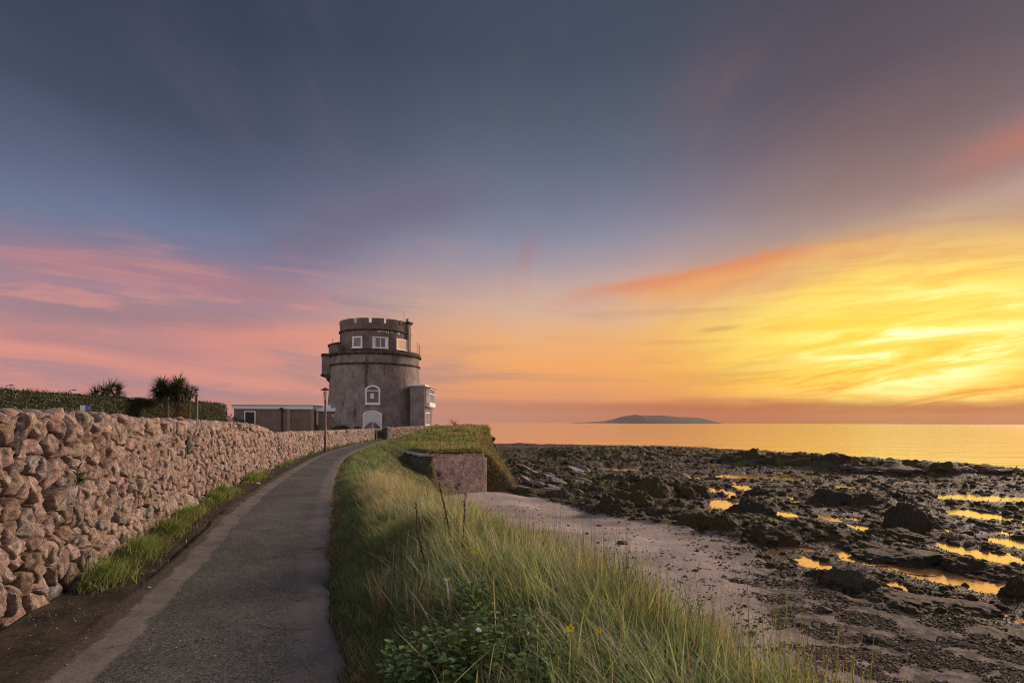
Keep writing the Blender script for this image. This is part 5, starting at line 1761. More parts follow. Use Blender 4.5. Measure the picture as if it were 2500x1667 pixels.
palm('bushy low cabbage palm group behind the hedge', b3, [(pal_pt(x, y, 43, b3), 0.9, 80) for x, y in ((236, 960), (252, 954), (262, 957), (228, 966))],
     [([pal_pt(245, 1020, 43, b3), pal_pt(245, 975, 43, b3), pal_pt(252, 956, 43, b3)], [0.12, 0.1, 0.06])], 64, 0.95)
# flax clump in front of the hedge
for k, (px_, py_, Y, lb) in enumerate(((392, 1012, 33.5, 'dark flax clump in front of the hedge left of the big palm'), (425, 1014, 32.5, 'dark spiky flax clump under the big palm'))):
    c = at(px_, py_, Y)
    n = 260
    r_ = np.random.default_rng(70 + k)
    cc = pick(r_, [H_D, H_M, np.array([0.09, 0.10, 0.06])], [0.5, 0.4, 0.2], n)
    V, Fc, C = blades(np.stack([r_.normal(0, 0.45, n), r_.normal(0, 0.3, n), np.zeros(n)], 1), r_.uniform(0.9, 1.7, n), np.full(n, 0.05), r_.uniform(0, 6.28, n), r_.uniform(0, 0.7, n), r_.uniform(0.1, 0.9, n), 3, cc, cc, r_)
    tag(mesh_np('flax_clump', V, Fc, MT['leaf'], loc=(c.x, Y, 0.45), tint=C), lb, 'plant')

# sign on the hedge and posts behind it
c = at(209, 995, 21.0)
sg = thing('garden_sign', 'small blue and white sign on a post in front of the hedge', 'sign', (c.x, c.y, 0.45))
MB().box(-0.02, 0.02, -0.02, 0.02, 0, c.z - 0.55).build('post', MT['wood'], sg)
MB().box(-0.17, -0.002, -0.03, -0.012, c.z - 0.55, c.z - 0.37).build('white_panel', MT['white'], sg)
MB().box(0.002, 0.17, -0.03, -0.012, c.z - 0.53, c.z - 0.385).build('blue_panel', MT['blue'], sg)
for px_, pt_, arm, Y, lb in ((14, 938, 12, 60, 'thin far lamp post with a bent arm near the hedge bush'), (167, 950, 12, 60, 'thin far lamp post with a bent arm beside the ragged bush')):
    c = at(px_, pt_ + 2, Y)
    o = thing('lamp_post', lb, 'lamp post', (c.x, Y, 0.45))
    h = c.z - 0.45
    MB().tube([(0, 0, 0), (0, 0, h - 0.25), (0.08, 0, h - 0.05), (arm / F * Y, 0, h)], [0.06, 0.05, 0.04, 0.03], 6).build('post', MT['iron'], o)
    MB().box(arm / F * Y - 0.05, arm / F * Y + 0.3, -0.08, 0.08, h - 0.05, h + 0.05).build('lamp_head', MT['iron'], o)
c = at(480, 966, 36)
o = thing('wooden_post', 'plain wooden post beside the slender palm', 'post', (c.x, 36, 0.42))
MB().box(-0.06, 0.06, -0.06, 0.06, 0, c.z - 0.42).build('shaft', MT['wood'], o)
MB().box(-0.09, 0.09, -0.09, 0.09, c.z - 0.42, c.z - 0.36).build('cap', MT['wood'], o)
# ================================================================== rocks of the foreshore
m_, t = mat('seaweed_rock')
p = pos(t)
c = t.attr('tint')
oi = t.n('ShaderNodeObjectInfo').outputs['Random']
n1 = t.noise(p, 3.0, 6, 0.7)
c = t.mix(t.ss(n1, 0.40, 0.66), c, t.mix(oi, (0.058, 0.05, 0.017), (0.045, 0.03, 0.017)))
c = t.mix(t.ss(t.noise(p, 1.4, 5, 0.7), 0.60, 0.70, 0, 0.7), c, (0.08, 0.095, 0.02))
fz = t.noise(t.v('MULTIPLY', p, (24.0, 24.0, 8.0)), 1.0, 5, 0.75)
c = t.mix(t.ss(fz, 0.35, 0.66), t.mix(1.0, c, (0.55,) * 3, 'MULTIPLY'), t.mix(1.0, c, (1.35,) * 3, 'MULTIPLY'))
nrm = t.bump(fz, 0.10, 0.9)
nrm = t.bump(t.noise(p, 60, 4, 0.7), 0.012, 0.8, nrm)
finish(t, c, 0.78, nrm, 0.2)
MT['weedrock'] = m_
ROCKC = [np.array([0.052, 0.038, 0.026]), np.array([0.062, 0.053, 0.022]), np.array([0.085, 0.070, 0.062]), np.array([0.038, 0.033, 0.029])]


def weed_rock_mesh(seed, sub, peaked=0.0, rough=0.22):
    """hummock draped in weed: craggy, wider at the base, fringed"""
    r_ = np.random.default_rng(seed)
    V, Fc = rock(r_, sub, 6, rough, 1.7, 0.78)
    q = V * 3.3 + seed
    V = V * (1 + 0.10 * (1 - 2 * np.abs(pn3(q))) + 0.07 * (1 - 2 * np.abs(pn3(q * 2.3))) + 0.05 * pn3(q * 5.1))[:, None]
    V[:, :2] *= (1 - peaked * np.clip(V[:, 2:3], 0, 1) * 0.38)
    V[:, :2] *= (1 + 0.25 * np.clip(-V[:, 2:3], 0, 1))
    return V, Fc


# the ones that can be told apart: photograph x, foot y, half width, height (px), peakedness, label
BIG = [(1490, 1262, 52, 62, 0.5, 0, 'rounded dark weed-covered rock at the edge of the sand, nearest the sea wall'),
       (1545, 1240, 48, 56, 0.6, 1, 'craggy rock just behind the rounded rock at the edge of the sand'),
       (1596, 1222, 62, 66, 0.9, 1, 'highest green-topped rock behind the sand edge'),
       (1680, 1218, 50, 50, 0.6, 0, 'dark rock to the seaward of the highest green-topped rock'),
       (1640, 1268, 55, 36, 0.2, 3, 'low black rock between the sand and the first big pool'),
       (1730, 1290, 50, 42, 0.2, 1, 'olive weed hummock above the small bright puddle on the sand'),
       (1800, 1308, 60, 58, 0.4, 1, 'tall olive weed hummock in front of the first big pool'),
       (1890, 1330, 66, 52, 0.3, 0, 'broad brown weed hummock beyond the green algae patch'),
       (1858, 1212, 26, 28, 0.0, 3, 'smooth round black boulder beside the first big pool'),
       (1850, 1262, 50, 46, 0.5, 3, 'pointed black rock on the seaward side of the first big pool'),
       (2050, 1232, 46, 44, 0.8, 3, 'sharp dark rock in the middle of the reef'),
       (2130, 1240, 36, 36, 0.6, 0, 'brown rock beside the sharp dark rock in the middle of the reef'),
       (2240, 1300, 56, 80, 1.0, 3, 'tall black pyramid-shaped rock on the reef'),
       (2200, 1320, 60, 30, 0.2, 0, 'low rock at the landward foot of the pyramid-shaped rock'),
       (2075, 1440, 60, 60, 0.2, 2, 'slabby brown rock at the near end of the long orange pool'),
       (2020, 1425, 34, 34, 0.2, 1, 'green weedy rock beside the slabby brown rock'),
       (2250, 1374, 90, 34, 0.2, 3, 'long dark rock behind the long orange pool'),
       (2385, 1396, 50, 34, 0.4, 3, 'dark rock between the long orange pool and the pool behind it'),
       (2500, 1460, 36, 50, 0.2, 0, 'dark rock at the far right end of the long orange pool'),
       (2290, 1492, 80, 34, 0.1, 0, 'low weedy rock below the long orange pool'),
       (2400, 1510, 60, 30, 0.1, 0, 'low weedy rock beside the shingle at the right'),
       (1365, 1222, 40, 26, 0.0, 2, 'brown weed-topped boulder lying in front of the grey slabs'),
       (1300, 1216, 60, 26, 0.0, 1, 'long weed-covered rock at the foot of the earth bank'),
       (2345, 1146, 14, 14, 0.0, 3, 'small lone rock standing off the end of the far reef'),
       (2480, 1160, 40, 16, 0.0, 3, 'dark far rock at the right edge beside the sea'),
       (1880, 1398, 22, 14, 0.1, 1, 'round green-topped stone in the algae patch'),
       (1840, 1392, 16, 16, 0.1, 3, 'small black stone in the algae patch')]
for i, (px_, py_, hw, hp_, pk, ci, lb) in enumerate(BIG):
    zf = -2.90
    c = on(px_, py_, zf)
    a = hw / F * c.y * 1.15
    h = hp_ / F * c.y * 0.8
    V, Fc = weed_rock_mesh(100 + i, 5, pk, 0.26)
    V = V * np.array([a * 1.05, a * 0.85, h * 0.95])
    tag(mesh_np('seaweed_rock', V, Fc, MT['weedrock'], loc=(c.x, c.y + a * 0.55, zf - h * 0.02), tint=ROCKC[ci], smooth=True), lb, 'rock', 'weed-covered rocks on the foreshore')
# far reef ridge: a row of separate blocks
rr_ = np.random.default_rng(77)
k = 0
for (p0, h0), (p1, h1) in zip(RIDGE[:-1], RIDGE[1:]):
    n = 7
    for q in range(n):
        s = (q + rr_.uniform(0, 0.8)) / n
        V, Fc = weed_rock_mesh(300 + k, 4, rr_.uniform(0.2, 0.9), 0.3)
        k += 1
        a = rr_.uniform(1.3, 2.6)
        h = (h0 + (h1 - h0) * s) * rr_.uniform(0.55, 1.05)
        x, y = p0.x + (p1.x - p0.x) * s + rr_.normal(0, 0.6), p0.y + (p1.y - p0.y) * s + rr_.normal(0, 1.2)
        tag(mesh_np('reef_rock', V * np.array([a, a * 0.9, h * 0.9]), Fc, MT['weedrock'], loc=(x, y, -2.55), tint=ROCKC[k % 4], smooth=True),
            'dark jagged rock in the far reef ridge by the sea', 'rock', 'rocks of the far reef ridge')
# grey slabs at the foot of the earth bank
m_, t = mat('grey_slab')
p = pos(t)
c = t.mix(t.ss(t.noise(p, 6, 6, 0.7), 0.35, 0.65), (0.085, 0.075, 0.072), (0.22, 0.195, 0.185))
finish(t, c, 0.55, t.bump(t.noise(t.v('MULTIPLY', p, (12.0, 3.0, 12.0)), 1.0, 6, 0.7), 0.10), 0.4)
MT['greyslab'] = m_
for k in range(26):
    px_, py_ = rr_.uniform(1262, 1440), rr_.uniform(1135, 1205)
    c = on(px_, py_, -2.65)
    V, Fc = rock(rr_, 3, 10, 0.12, 1.6, 0.62)
    a = rr_.uniform(0.35, 0.9)
    V = V * np.array([a * 1.5, a * 0.7, a * 0.4])
    M = np.array((Matrix.Rotation(rr_.uniform(-0.5, 0.3), 3, 'Z') @ Matrix.Rotation(rr_.uniform(0.2, 0.6), 3, 'Y')))
    V = V @ M.T
    tag(mesh_np('slab_rock', V, Fc, MT['greyslab'], loc=(c.x, c.y, float(beach_z(c.x, c.y, False)[0]) + a * 0.12), tint=ROCKC[2]), 'tilted grey slab of bare rock between the earth bank and the reef', 'rock', 'grey slabs below the bank')
# rough cliff blocks at the end of the headland
for k, (px_, py_, s) in enumerate(((1186, 1066, 0.55), (1196, 1072, 0.5), (1178, 1060, 0.5), (1190, 1082, 0.55), (1198, 1090, 0.6), (1182, 1076, 0.6))):
    c = at(px_, py_, 57.5 + 0.4 * k)
    V, Fc = rock(rr_, 4, 12, 0.12, 2.0, 0.66)
    tag(mesh_np('cliff_block', V * np.array([s * 1.2, s * 1.3, s * 0.75]), Fc, MT['dark_stone'], loc=c, tint=ROCKC[0]), 'dark block of rock in the small cliff at the tip of the headland', 'rock', 'blocks of the headland cliff')

# loose weedy stones over the reef, shared shapes
protos = []
for k in range(9):
    V, Fc = weed_rock_mesh(500 + k, 3, 0.3 * (k % 3), 0.3)
    protos.append(mesh_np('weedy_stone', V * np.array([1, 0.85, 0.6]), Fc, MT['weedrock'], tint=ROCKC[k % 4], smooth=True))
spots = []
while len(spots) < 230:
    px_, py_ = rr_.uniform(1280, 2560), 1120 + 390 * rr_.random() ** 1.1
    c = on(px_, py_, -2.85)
    th_, r__ = math.atan2(c.x, c.y), math.hypot(c.x, c.y)
    if r__ < np.interp(th_, th_s, r_s) + 0.3 or r__ > np.interp(th_, th_w, r_w) - 4 or max(float(pool_field(c.x * (1 + q_ / r__), c.y * (1 + q_ / r__))) for q_ in (0, 0.7, 1.5, 2.3)) > -0.05:
        continue
    spots.append((c.x, c.y, r__))
for k, (x, y, r__) in enumerate(spots):
    o = protos[k % 9] if k < 9 else protos[k % 9].copy()
    if k >= 9:
        COL.objects.link(o)
    s = rr_.uniform(0.07, 0.20) * (0.7 + r__ / 55) * (1.5 if rr_.random() < 0.12 else 1)
    z = float(beach_z(x, y, False)[0])
    o.location = (x, y, z + 0.1 * s)
    o.scale = (s * rr_.uniform(0.8, 1.5), s, s * rr_.uniform(0.6, 1.1))
    o.rotation_euler = (rr_.normal(0, 0.2), rr_.normal(0, 0.2), rr_.uniform(0, 6.28))
    tag(o, 'small dark weedy stone among others scattered over the reef', 'rock', 'weedy stones over the reef')

# pebbles and weed scraps on the sand
V0, F0 = ico(1)
VV, FF, CC, b = [], [], [], 0
n = 0
while n < 13000:
    px_, py_ = rr_.uniform(1180, 2560), 1215 + 470 * rr_.random() ** 0.8
    c = on(px_, py_, -2.6)
    th_, r__ = math.atan2(c.x, c.y), math.hypot(c.x, c.y)
    dsv = r__ - np.interp(th_, th_s, r_s)
    dens = (0.10 + 0.9 * float(sstep(R(14), R(26), th_) * sstep(-9, -2.5, dsv))) * float(sstep(-0.35, 0.35, pn2(c.x * 1.3, c.y * 1.3)))
    if dsv > 1.5 or rr_.random() > dens:
        continue
    n += 1
    s = rr_.uniform(0.008, 0.026) * (0.6 + r__ / 22) * (2.0 if rr_.random() < 0.04 else 1)
    V = V0 * (1 + 0.18 * rr_.normal(size=(len(V0), 1))) * np.array([s * rr_.uniform(1, 1.7), s, s * 0.55])
    a = rr_.uniform(0, 6.28)
    V = np.stack([V[:, 0] * math.cos(a) - V[:, 1] * math.sin(a), V[:, 0] * math.sin(a) + V[:, 1] * math.cos(a), V[:, 2]], 1)
    VV.append((V, c.x, c.y, s))
    CC.append(np.tile((ROCKC[rr_.integers(4)] if rr_.random() < 0.75 else np.array([0.17, 0.13, 0.12])) * rr_.uniform(0.5, 1.1), (len(V0), 1)))
zz = beach_z(np.array([q[1] for q in VV]), np.array([q[2] for q in VV]))[0]
W_ = np.vstack([V + np.array([x, y, z + s * 0.2]) for (V, x, y, s), z in zip(VV, zz)])
FF = np.vstack([F0 + i * len(V0) for i in range(len(VV))])
tag(mesh_np('shingle', W_, FF, MT['weedrock'], tint=np.vstack(CC)), 'dark shingle and pebbles strewn over the sand', 'shingle', kind='stuff')
for px_, py_, s, lb in ((1521, 1328, 0.24, 'single grey stone lying alone on the pale sand'), (1795, 1418, 0.16, 'dark stone at the landward edge of the shingle'), (2140, 1553, 0.20, 'flat dark stone on the shingle at the lower right'),
                        (1960, 1520, 0.14, 'small dark stone in the middle of the shingle'), (2010, 1480, 0.22, 'dark stone where the shingle meets the weed'), (1725, 1330, 0.10, 'little dark stone beside the wet streak on the sand')):
    c = on(px_, py_, -2.6)
    V, Fc = rock(rr_, 3, 8, 0.1, 2, 0.75)
    z = float(beach_z(c.x, c.y)[0])
    tag(mesh_np('beach_stone', V * np.array([s, s * 0.7, s * 0.45]), Fc, MT['weedrock'], loc=(c.x, c.y, z + s * 0.15), tint=np.array([0.10, 0.095, 0.10])), lb, 'stone')

# broken weedy rubble that fills the reef between them
V0, F0 = ico(2)
VV, CC = [], []
while len(VV) < 2600:
    px_, py_ = rr_.uniform(1230, 2560), 1118 + 390 * rr_.random() ** 1.2
    c = on(px_, py_, -2.88)
    th_, r__ = math.atan2(c.x, c.y), math.hypot(c.x, c.y)
    dsv = r__ - np.interp(th_, th_s, r_s)
    if dsv < 0.2 or r__ > np.interp(th_, th_w, r_w) - 3 or max(float(pool_field(c.x * (1 + q_ / r__), c.y * (1 + q_ / r__))) for q_ in (0, 0.6, 1.3)) > (-0.03 if rr_.random() > 0.12 else 9) or rr_.random() > 0.25 + 0.75 * float(sstep(-0.2, 0.4, pn2(c.x * 0.5 + 9, c.y * 0.4))):
        continue
    s = rr_.uniform(0.03, 0.10) * (0.6 + r__ / 45)
    V = V0 * (1 + 0.3 * pn3(V0 * 1.9 + rr_.uniform(0, 90, 3)) + 0.10 * rr_.normal(size=len(V0)))[:, None] * np.array([s * rr_.uniform(1, 1.8), s * rr_.uniform(1, 1.8), s * rr_.uniform(0.6, 1.2)])
    VV.append((V, c.x, c.y, s))
    CC.append(np.tile(ROCKC[rr_.integers(4)] * rr_.uniform(0.6, 1.4), (len(V0), 1)))
zz = beach_z(np.array([q[1] for q in VV]), np.array([q[2] for q in VV]))[0]
W_ = np.vstack([V + np.array([x, y, z + s * 0.2]) for (V, x, y, s), z in zip(VV, zz)])
tag(mesh_np('reef_rubble', W_, np.vstack([F0 + i * len(V0) for i in range(len(VV))]), MT['weedrock'], tint=np.vstack(CC)), 'broken dark weed-covered rubble filling the reef between the rocks', 'rubble', kind='stuff')

# loose weed fronds lying over the reef
n = 42000
px_, py_ = rr_.uniform(1200, 2560, n), 1105 + 420 * rr_.random(n) ** 1.2
pts = np.array([on(a, b_, -2.85)[:2] for a, b_ in zip(px_, py_)])
th_, rd = np.arctan2(pts[:, 0], pts[:, 1]), np.hypot(pts[:, 0], pts[:, 1])
keep = (rd > np.interp(th_, th_s, r_s) + 0.2) & (rd < np.interp(th_, th_w, r_w) - 2) & (pool_field(pts[:, 0], pts[:, 1]) < -0.1)
pts, rd = pts[keep], rd[keep]
n = len(pts)
zz = beach_z(pts[:, 0], pts[:, 1])[0]
pts, rd = pts[zz > WL + 0.015], rd[zz > WL + 0.015]
zz = zz[zz > WL + 0.015]
n = len(pts)
cc = pick(rr_, [np.array([0.05, 0.034, 0.017]), np.array([0.062, 0.052, 0.017]), np.array([0.032, 0.026, 0.02]), np.array([0.085, 0.095, 0.02])], [0.4, 0.3, 0.3, 0.12], n, 0.3)
V, Fc, C = blades(np.column_stack([pts, zz]), 0.03 + 0.0028 * rd * rr_.uniform(0.6, 1.6, n), 0.014 + 0.0014 * rd, rr_.uniform(0, 6.28, n), rr_.uniform(0.4, 1.2, n), rr_.uniform(0.5, 1.5, n), 2, cc, cc * 1.15, rr_)
MT['frond'] = tinted('weed_frond', 0.65, 0.25, ((60, 0.004),), 0.3, 25)
tag(mesh_np('seaweed', V, Fc, MT['frond'], tint=C), 'brown and olive seaweed fronds lying over the whole reef', 'seaweed', kind='stuff')
# ================================================================== single plants and scraps in the near grass
rq = np.random.default_rng(91)


def ground(px, py):
    """where a plant that shows its foot at this point of the photograph stands"""
    c = on(px, py, 0.15)
    return Vector((c.x, c.y, float(land_z(c.x, c.y))))


def stalk(name, label, foot, tops, rad_, matx, cat='plant', seeds=None):
    b = ground(*foot)
    o = thing(name, label, cat, b)
    P = [Vector((0, 0, 0))] + [at(x, y, b.y) - b for x, y in tops]
    P[0] = Vector((P[1].x * 0.0, 0, -0.02))
    MB().tube(P, [rad_ * (1 - 0.55 * i / len(P)) for i in range(len(P))], 6).build('stem', matx, o, smooth=True)
    if seeds:
        VV, FF, bb = [], [], 0
        for k in range(seeds):
            s = rq.uniform(0.35, 1.0)
            i = min(int(s * (len(P) - 1)), len(P) - 2)
            f = s * (len(P) - 1) - i
            q = P[i].lerp(P[i + 1], f)
            V, Fc = ico(1)
            VV.append(V * rq.uniform(0.004, 0.010) * np.array([1, 1, 1.5]) + np.array(q) + rq.normal(0, 0.008, 3))
            FF.append(Fc + bb)
            bb += len(V)
        tag(mesh_np('seed_heads', np.vstack(VV), np.vstack(FF), MT['pebble'], o, tint=np.array([0.085, 0.036, 0.025])), kind='stuff')
    return o, P


MT['deadstem'] = plain('dead_dock_stem', (0.075, 0.045, 0.035), 0.85, 0.2, grain=0.3)
o, P = stalk('dead_dock_stalk', 'dark bare dock stalk leaning left, nearest the path', (1050, 1440), [(1032, 1350), (1018, 1290), (1016, 1226)], 0.0075, MT['deadstem'], seeds=22)
for (x, y), (x2, y2) in (((1034, 1355), (1014, 1300)), ((1022, 1310), (1030, 1270))):
    b = Vector(o.location)
    MB().tube([at(x, y, b.y) - b, at(x2, y2, b.y) - b], [0.005, 0.002], 5).build('twig', MT['deadstem'], o)
stalk('dead_dock_stalk', 'tallest dark red dock stalk with seed clusters, in the middle of the three', (1110, 1400), [(1104, 1340), (1092, 1270), (1078, 1205), (1072, 1178)], 0.0085, MT['deadstem'], seeds=46)
stalk('dead_dock_stalk', 'straight dark dock stalk furthest from the path', (1128, 1420), [(1128, 1350), (1133, 1270), (1136, 1200)], 0.0065, MT['deadstem'], seeds=34)
# bleached sticks
b = ground(1106, 1545)
o = thing('bleached_stick', 'upright white bleached stick with a forked top', 'stick', b)
MB().tube([(0, 0, -0.03), at(1100, 1480, b.y) - b, at(1090, 1418, b.y) - b, at(1083, 1410, b.y) - b], [0.010, 0.009, 0.007, 0.005], 7).build('shaft', MT['stick'], o, smooth=True)
MB().tube([at(1091, 1422, b.y) - b, at(1098, 1410, b.y) - b], [0.005, 0.003], 6).build('fork', MT['stick'], o)
b = ground(1098, 1545)
o = tag(MB().tube([(0, 0, -0.03), at(1088, 1495, b.y) - b, at(1077, 1460, b.y) - b], [0.007, 0.006, 0.004], 6).build('bleached_stick', MT['stick'], None), 'shorter white bleached stick leaning beside the forked one', 'stick')
o.location = b
# dry straw tuft beside the path
b = ground(935, 1490)
n = 26
cc = pick(rq, [np.array([0.30, 0.19, 0.12]), np.array([0.22, 0.13, 0.085])], [1, 1], n)
V, Fc, C = blades(np.stack([rq.normal(0, 0.03, n), rq.normal(0, 0.03, n), np.zeros(n)], 1), rq.uniform(0.25, 0.5, n), np.full(n, 0.006), rq.normal(2.6, 0.8, n), rq.uniform(0, 0.35, n), rq.uniform(0, 0.3, n), 3, cc, cc, rq)
tag(mesh_np('straw_tuft', V, Fc, MT['grass'], loc=b, tint=C), 'upright tuft of dry brown stalks close to the path', 'plant')


def rosette(name, label, px, py, n, L, W, colr, lean=(0.1, 0.7), curl=(0.0, 0.4), spread=0.06, k=4):
    b = ground(px, py)
    cc = pick(rq, colr, [1] * len(colr), n, 0.15)
    V, Fc, C = blades(np.stack([rq.normal(0, spread, n), rq.normal(0, spread, n), np.zeros(n)], 1), L * rq.uniform(0.7, 1.1, n), np.full(n, W), rq.uniform(0, 6.28, n), rq.uniform(*lean, n), rq.uniform(*curl, n), k, cc, cc * 1.1, rq)
    return tag(mesh_np(name, V, Fc, MT['leaf'], loc=b, tint=C), label, 'plant')


rosette('iris_clump', 'clump of broad upright sword-shaped leaves at the brow of the bank', 1180, 1330, 46, 0.50, 0.042, [np.array([0.085, 0.12, 0.035]), np.array([0.12, 0.15, 0.045])], (0.0, 0.55), (0.0, 0.3), 0.13)


def dock_leaf(label, px, py, L, W, az_, tilt, colr):
    """one big ovate leaf on its stalk, ribbed along the middle"""
    b = ground(px, py)
    n, m = 9, 5
    V = np.zeros((n, m, 3))
    for i in range(n):
        s = i / (n - 1)
        wd = W * math.sin(math.pi * min(0.98, s * 0.9 + 0.08)) ** 0.8
        for j in range(m):
            q = (j / (m - 1) - 0.5) * 2
            V[i, j] = (q * wd * 0.5, -0.06 * s * s * L, 0.10 + s * L * math.cos(tilt)) + np.array([0, (q * q) * 0.12 * wd + s * L * math.sin(tilt), 0.01 * math.sin(9 * s + 3 * q)])
    a = az_
    X_, Y_ = V[..., 0] * math.cos(a) - V[..., 1] * math.sin(a), V[..., 0] * math.sin(a) + V[..., 1] * math.cos(a)
    V = np.stack([X_, Y_, V[..., 2]], -1).reshape(-1, 3)
    o = thing('dock_leaf', label, 'leaf', b)
    mesh_np('blade', V, quads(n, m), MT['leaf'], o, tint=np.array(colr), smooth=True)
    MB().tube([(0, 0, -0.02), V[2 * 1]], 0.005, 6).build('stalk', MT['deadstem'], o)
    return o


dock_leaf('large yellowing dock leaf standing among the dock stalks', 1078, 1390, 0.22, 0.16, 0.3, 0.3, (0.26, 0.23, 0.05))
dock_leaf('bright green dock leaf right of the brown seed head', 1425, 1530, 0.16, 0.07, -0.4, 0.5, (0.14, 0.24, 0.05))
dock_leaf('broad dark green dock leaf on the seaward side of the bank', 1500, 1500, 0.20, 0.13, 0.6, 0.4, (0.08, 0.14, 0.04))


def leafy(label, px, py, rad_, n, size, hgt, cols, seed, name='leafy_weed'):
    """low patch of toothed leaves on many short stems"""
    b = ground(px, py)
    r_ = np.random.default_rng(seed)
    o = thing(name, label, 'plant', b)
    P, D, N, L, W = [], [], [], [], []
    mb = MB()
    ns = max(5, n // 16)
    for k in range(ns):
        a, q = r_.uniform(0, 6.28), rad_ * math.sqrt(r_.random())
        x, y = q * math.cos(a), q * math.sin(a)
        z0 = float(land_z(b.x + x, b.y + y)) - b.z
        h = hgt * r_.uniform(0.5, 1.1)
        lx, ly = r_.normal(0, 0.06, 2)
        mb.tube([(x, y, z0), (x + lx * 0.5, y + ly * 0.5, z0 + h * 0.6), (x + lx, y + ly, z0 + h)], [0.004, 0.003, 0.002], 5)
        for j in range(16):
            s = 0.3 + 0.7 * j / 15
            da = 2.4 * j + r_.normal(0, 0.3)
            P.append((x + lx * s, y + ly * s, z0 + h * s))
            D.append((math.cos(da), math.sin(da), r_.uniform(-0.15, 0.45)))
            N.append((r_.normal(0, 0.25), r_.normal(0, 0.25), 1))
            sz = size * r_.uniform(0.6, 1.2) * (1.15 - 0.4 * s)
            L.append(sz)
            W.append(sz * 0.62)
    tag(mb.build('stems', MT['deadstem'], o), kind='stuff')
    cc = pick(r_, cols, [1] * len(cols), len(P), 0.2)
    V, Fc, C = leaf_quads(np.array(P), np.array(D), np.array(N), np.array(L), np.array(W), cc, r_, 0.15)
    tag(mesh_np('leaves', V, Fc, MT['leaf'], o, tint=C), kind='stuff')
    return o


LG = [np.array([0.13, 0.22, 0.07]), np.array([0.18, 0.28, 0.09]), np.array([0.09, 0.16, 0.05])]
leafy('spreading patch of toothed green leaves at the bottom of the bank', 1110, 1640, 0.34, 700, 0.075, 0.40, LG, 1)
leafy('patch of pale creeping leaves in front of the white scrap', 1040, 1690, 0.26, 400, 0.07, 0.34, [q * 1.2 for q in LG], 2)
leafy('bright green leafy sprig beside the white stick', 1160, 1545, 0.18, 240, 0.065, 0.40, [q * 1.15 for q in LG], 3)
leafy('dark green leafy weed between the yellow flowers and the path', 1220, 1640, 0.28, 420, 0.07, 0.36, LG, 4)
leafy('bright green feathery leaf clump topping the grass before the sea wall', 1080, 1262, 0.12, 180, 0.055, 0.36, [np.array([0.14, 0.26, 0.05]), np.array([0.18, 0.30, 0.06])], 5)
leafy('ivy-leaved weed near the lower edge of the bank', 1280, 1700, 0.28, 360, 0.07, 0.34, LG, 6)


def flower(label, px, py, Y, size, orange=False):
    c = at(px, py, Y)
    zb = float(land_z(c.x, Y))
    o = thing('yellow_flower', label, 'flower', (c.x, Y, zb), group='yellow flowers in the grass')
    h = c.z - zb
    MB().tube([(0.03, 0.0, 0), (0.015, 0, h * 0.5), (0, 0, h)], [0.0035, 0.003, 0.0025], 5).build('stem', plain('flower_stem', (0.10, 0.15, 0.04)), o)
    for k in range(5):
        a = 2 * math.pi * k / 5 + 0.3
        dx_, dz_ = math.cos(a), math.sin(a)
        V = [(0, 0, h), (size * (0.55 * dx_ - 0.38 * dz_), -size * 0.22, h + size * (0.55 * dz_ + 0.38 * dx_)), (size * dx_, -size * 0.12, h + size * dz_), (size * (0.55 * dx_ + 0.38 * dz_), -size * 0.22, h + size * (0.55 * dz_ - 0.38 * dx_))]
        MB().add(V, [(0, 1, 2, 3)]).build('petal', MT['yellow'], o)
    MB().lathe([(0, h - 0.006), (size * 0.24, h - 0.003), (size * 0.2, h + 0.008), (0, h + 0.012)], 8, cy=-size * 0.2).build('eye', plain('flower_eye', (0.45, 0.20, 0.02)), o)
    return o


flower('open yellow flower near the centre of the grass bank', 1393, 1532, 3.1, 0.024)
flower('smaller yellow flower to the seaward side of the open one', 1463, 1537, 3.1, 0.017)
flower('single yellow flower behind the dock stalks', 1162, 1349, 5.0, 0.018)
flower('orange-yellow flower at the top of the white stick', 1095, 1413, 4.2, 0.014)
flower('tiny yellow flower left of the dead stalks, further back', 952, 1196, 9.5, 0.025)
# white scraps, seed head, feather-like leaf
for px_, py_, s, lb in ((1168, 1537, 0.030, 'crumpled white scrap of paper in the leafy weeds'), (1290, 1545, 0.012, 'tiny white scrap among the grass stems')):
    c = at(px_, py_, 3.35)
    V, Fc = rock(rq, 1, 9, 0.4, 2.0, 0.5)
    tag(mesh_np('paper_scrap', V * np.array([s, s * 0.4, s * 0.7]), Fc, MT['paper'], loc=c), lb, 'litter')
b = ground(1372, 1545)
o = thing('seed_head', 'fuzzy brown dead seed head standing in the grass', 'plant', b)
tp = at(1358, 1448, b.y) - b
MB().tube([(0, 0, -0.02), tp * 0.55, tp], [0.005, 0.004, 0.003], 5).build('stem', MT['deadstem'], o)
n = 520
q = rq.random(n)
P = np.array(tp)[None] + (q[:, None] - 0.75) * np.array([[-0.01, 0, 0.22]]) + rq.normal(0, 0.018, (n, 3)) * (1.3 - q)[:, None]
cc = pick(rq, [np.array([0.24, 0.15, 0.11]), np.array([0.15, 0.09, 0.07])], [1, 1], n)
V, Fc, C = blades(P, rq.uniform(0.01, 0.03, n), np.full(n, 0.003), rq.uniform(0, 6.28, n), rq.uniform(0, 2, n), rq.uniform(0, 1, n), 2, cc, cc, rq)
tag(mesh_np('fluff', V, Fc, MT['grass'], o, tint=C), kind='stuff')
for foot, tops, lb in (((1492, 1640), [(1478, 1560), (1466, 1490)], 'long pale straw leaning among the flowers'), ((1650, 1545), [(1636, 1510), (1628, 1490)], 'short white dead leaf stem on the bank')):
    stalk('straw_stalk', lb, foot, tops, 0.004, MT['stick'])
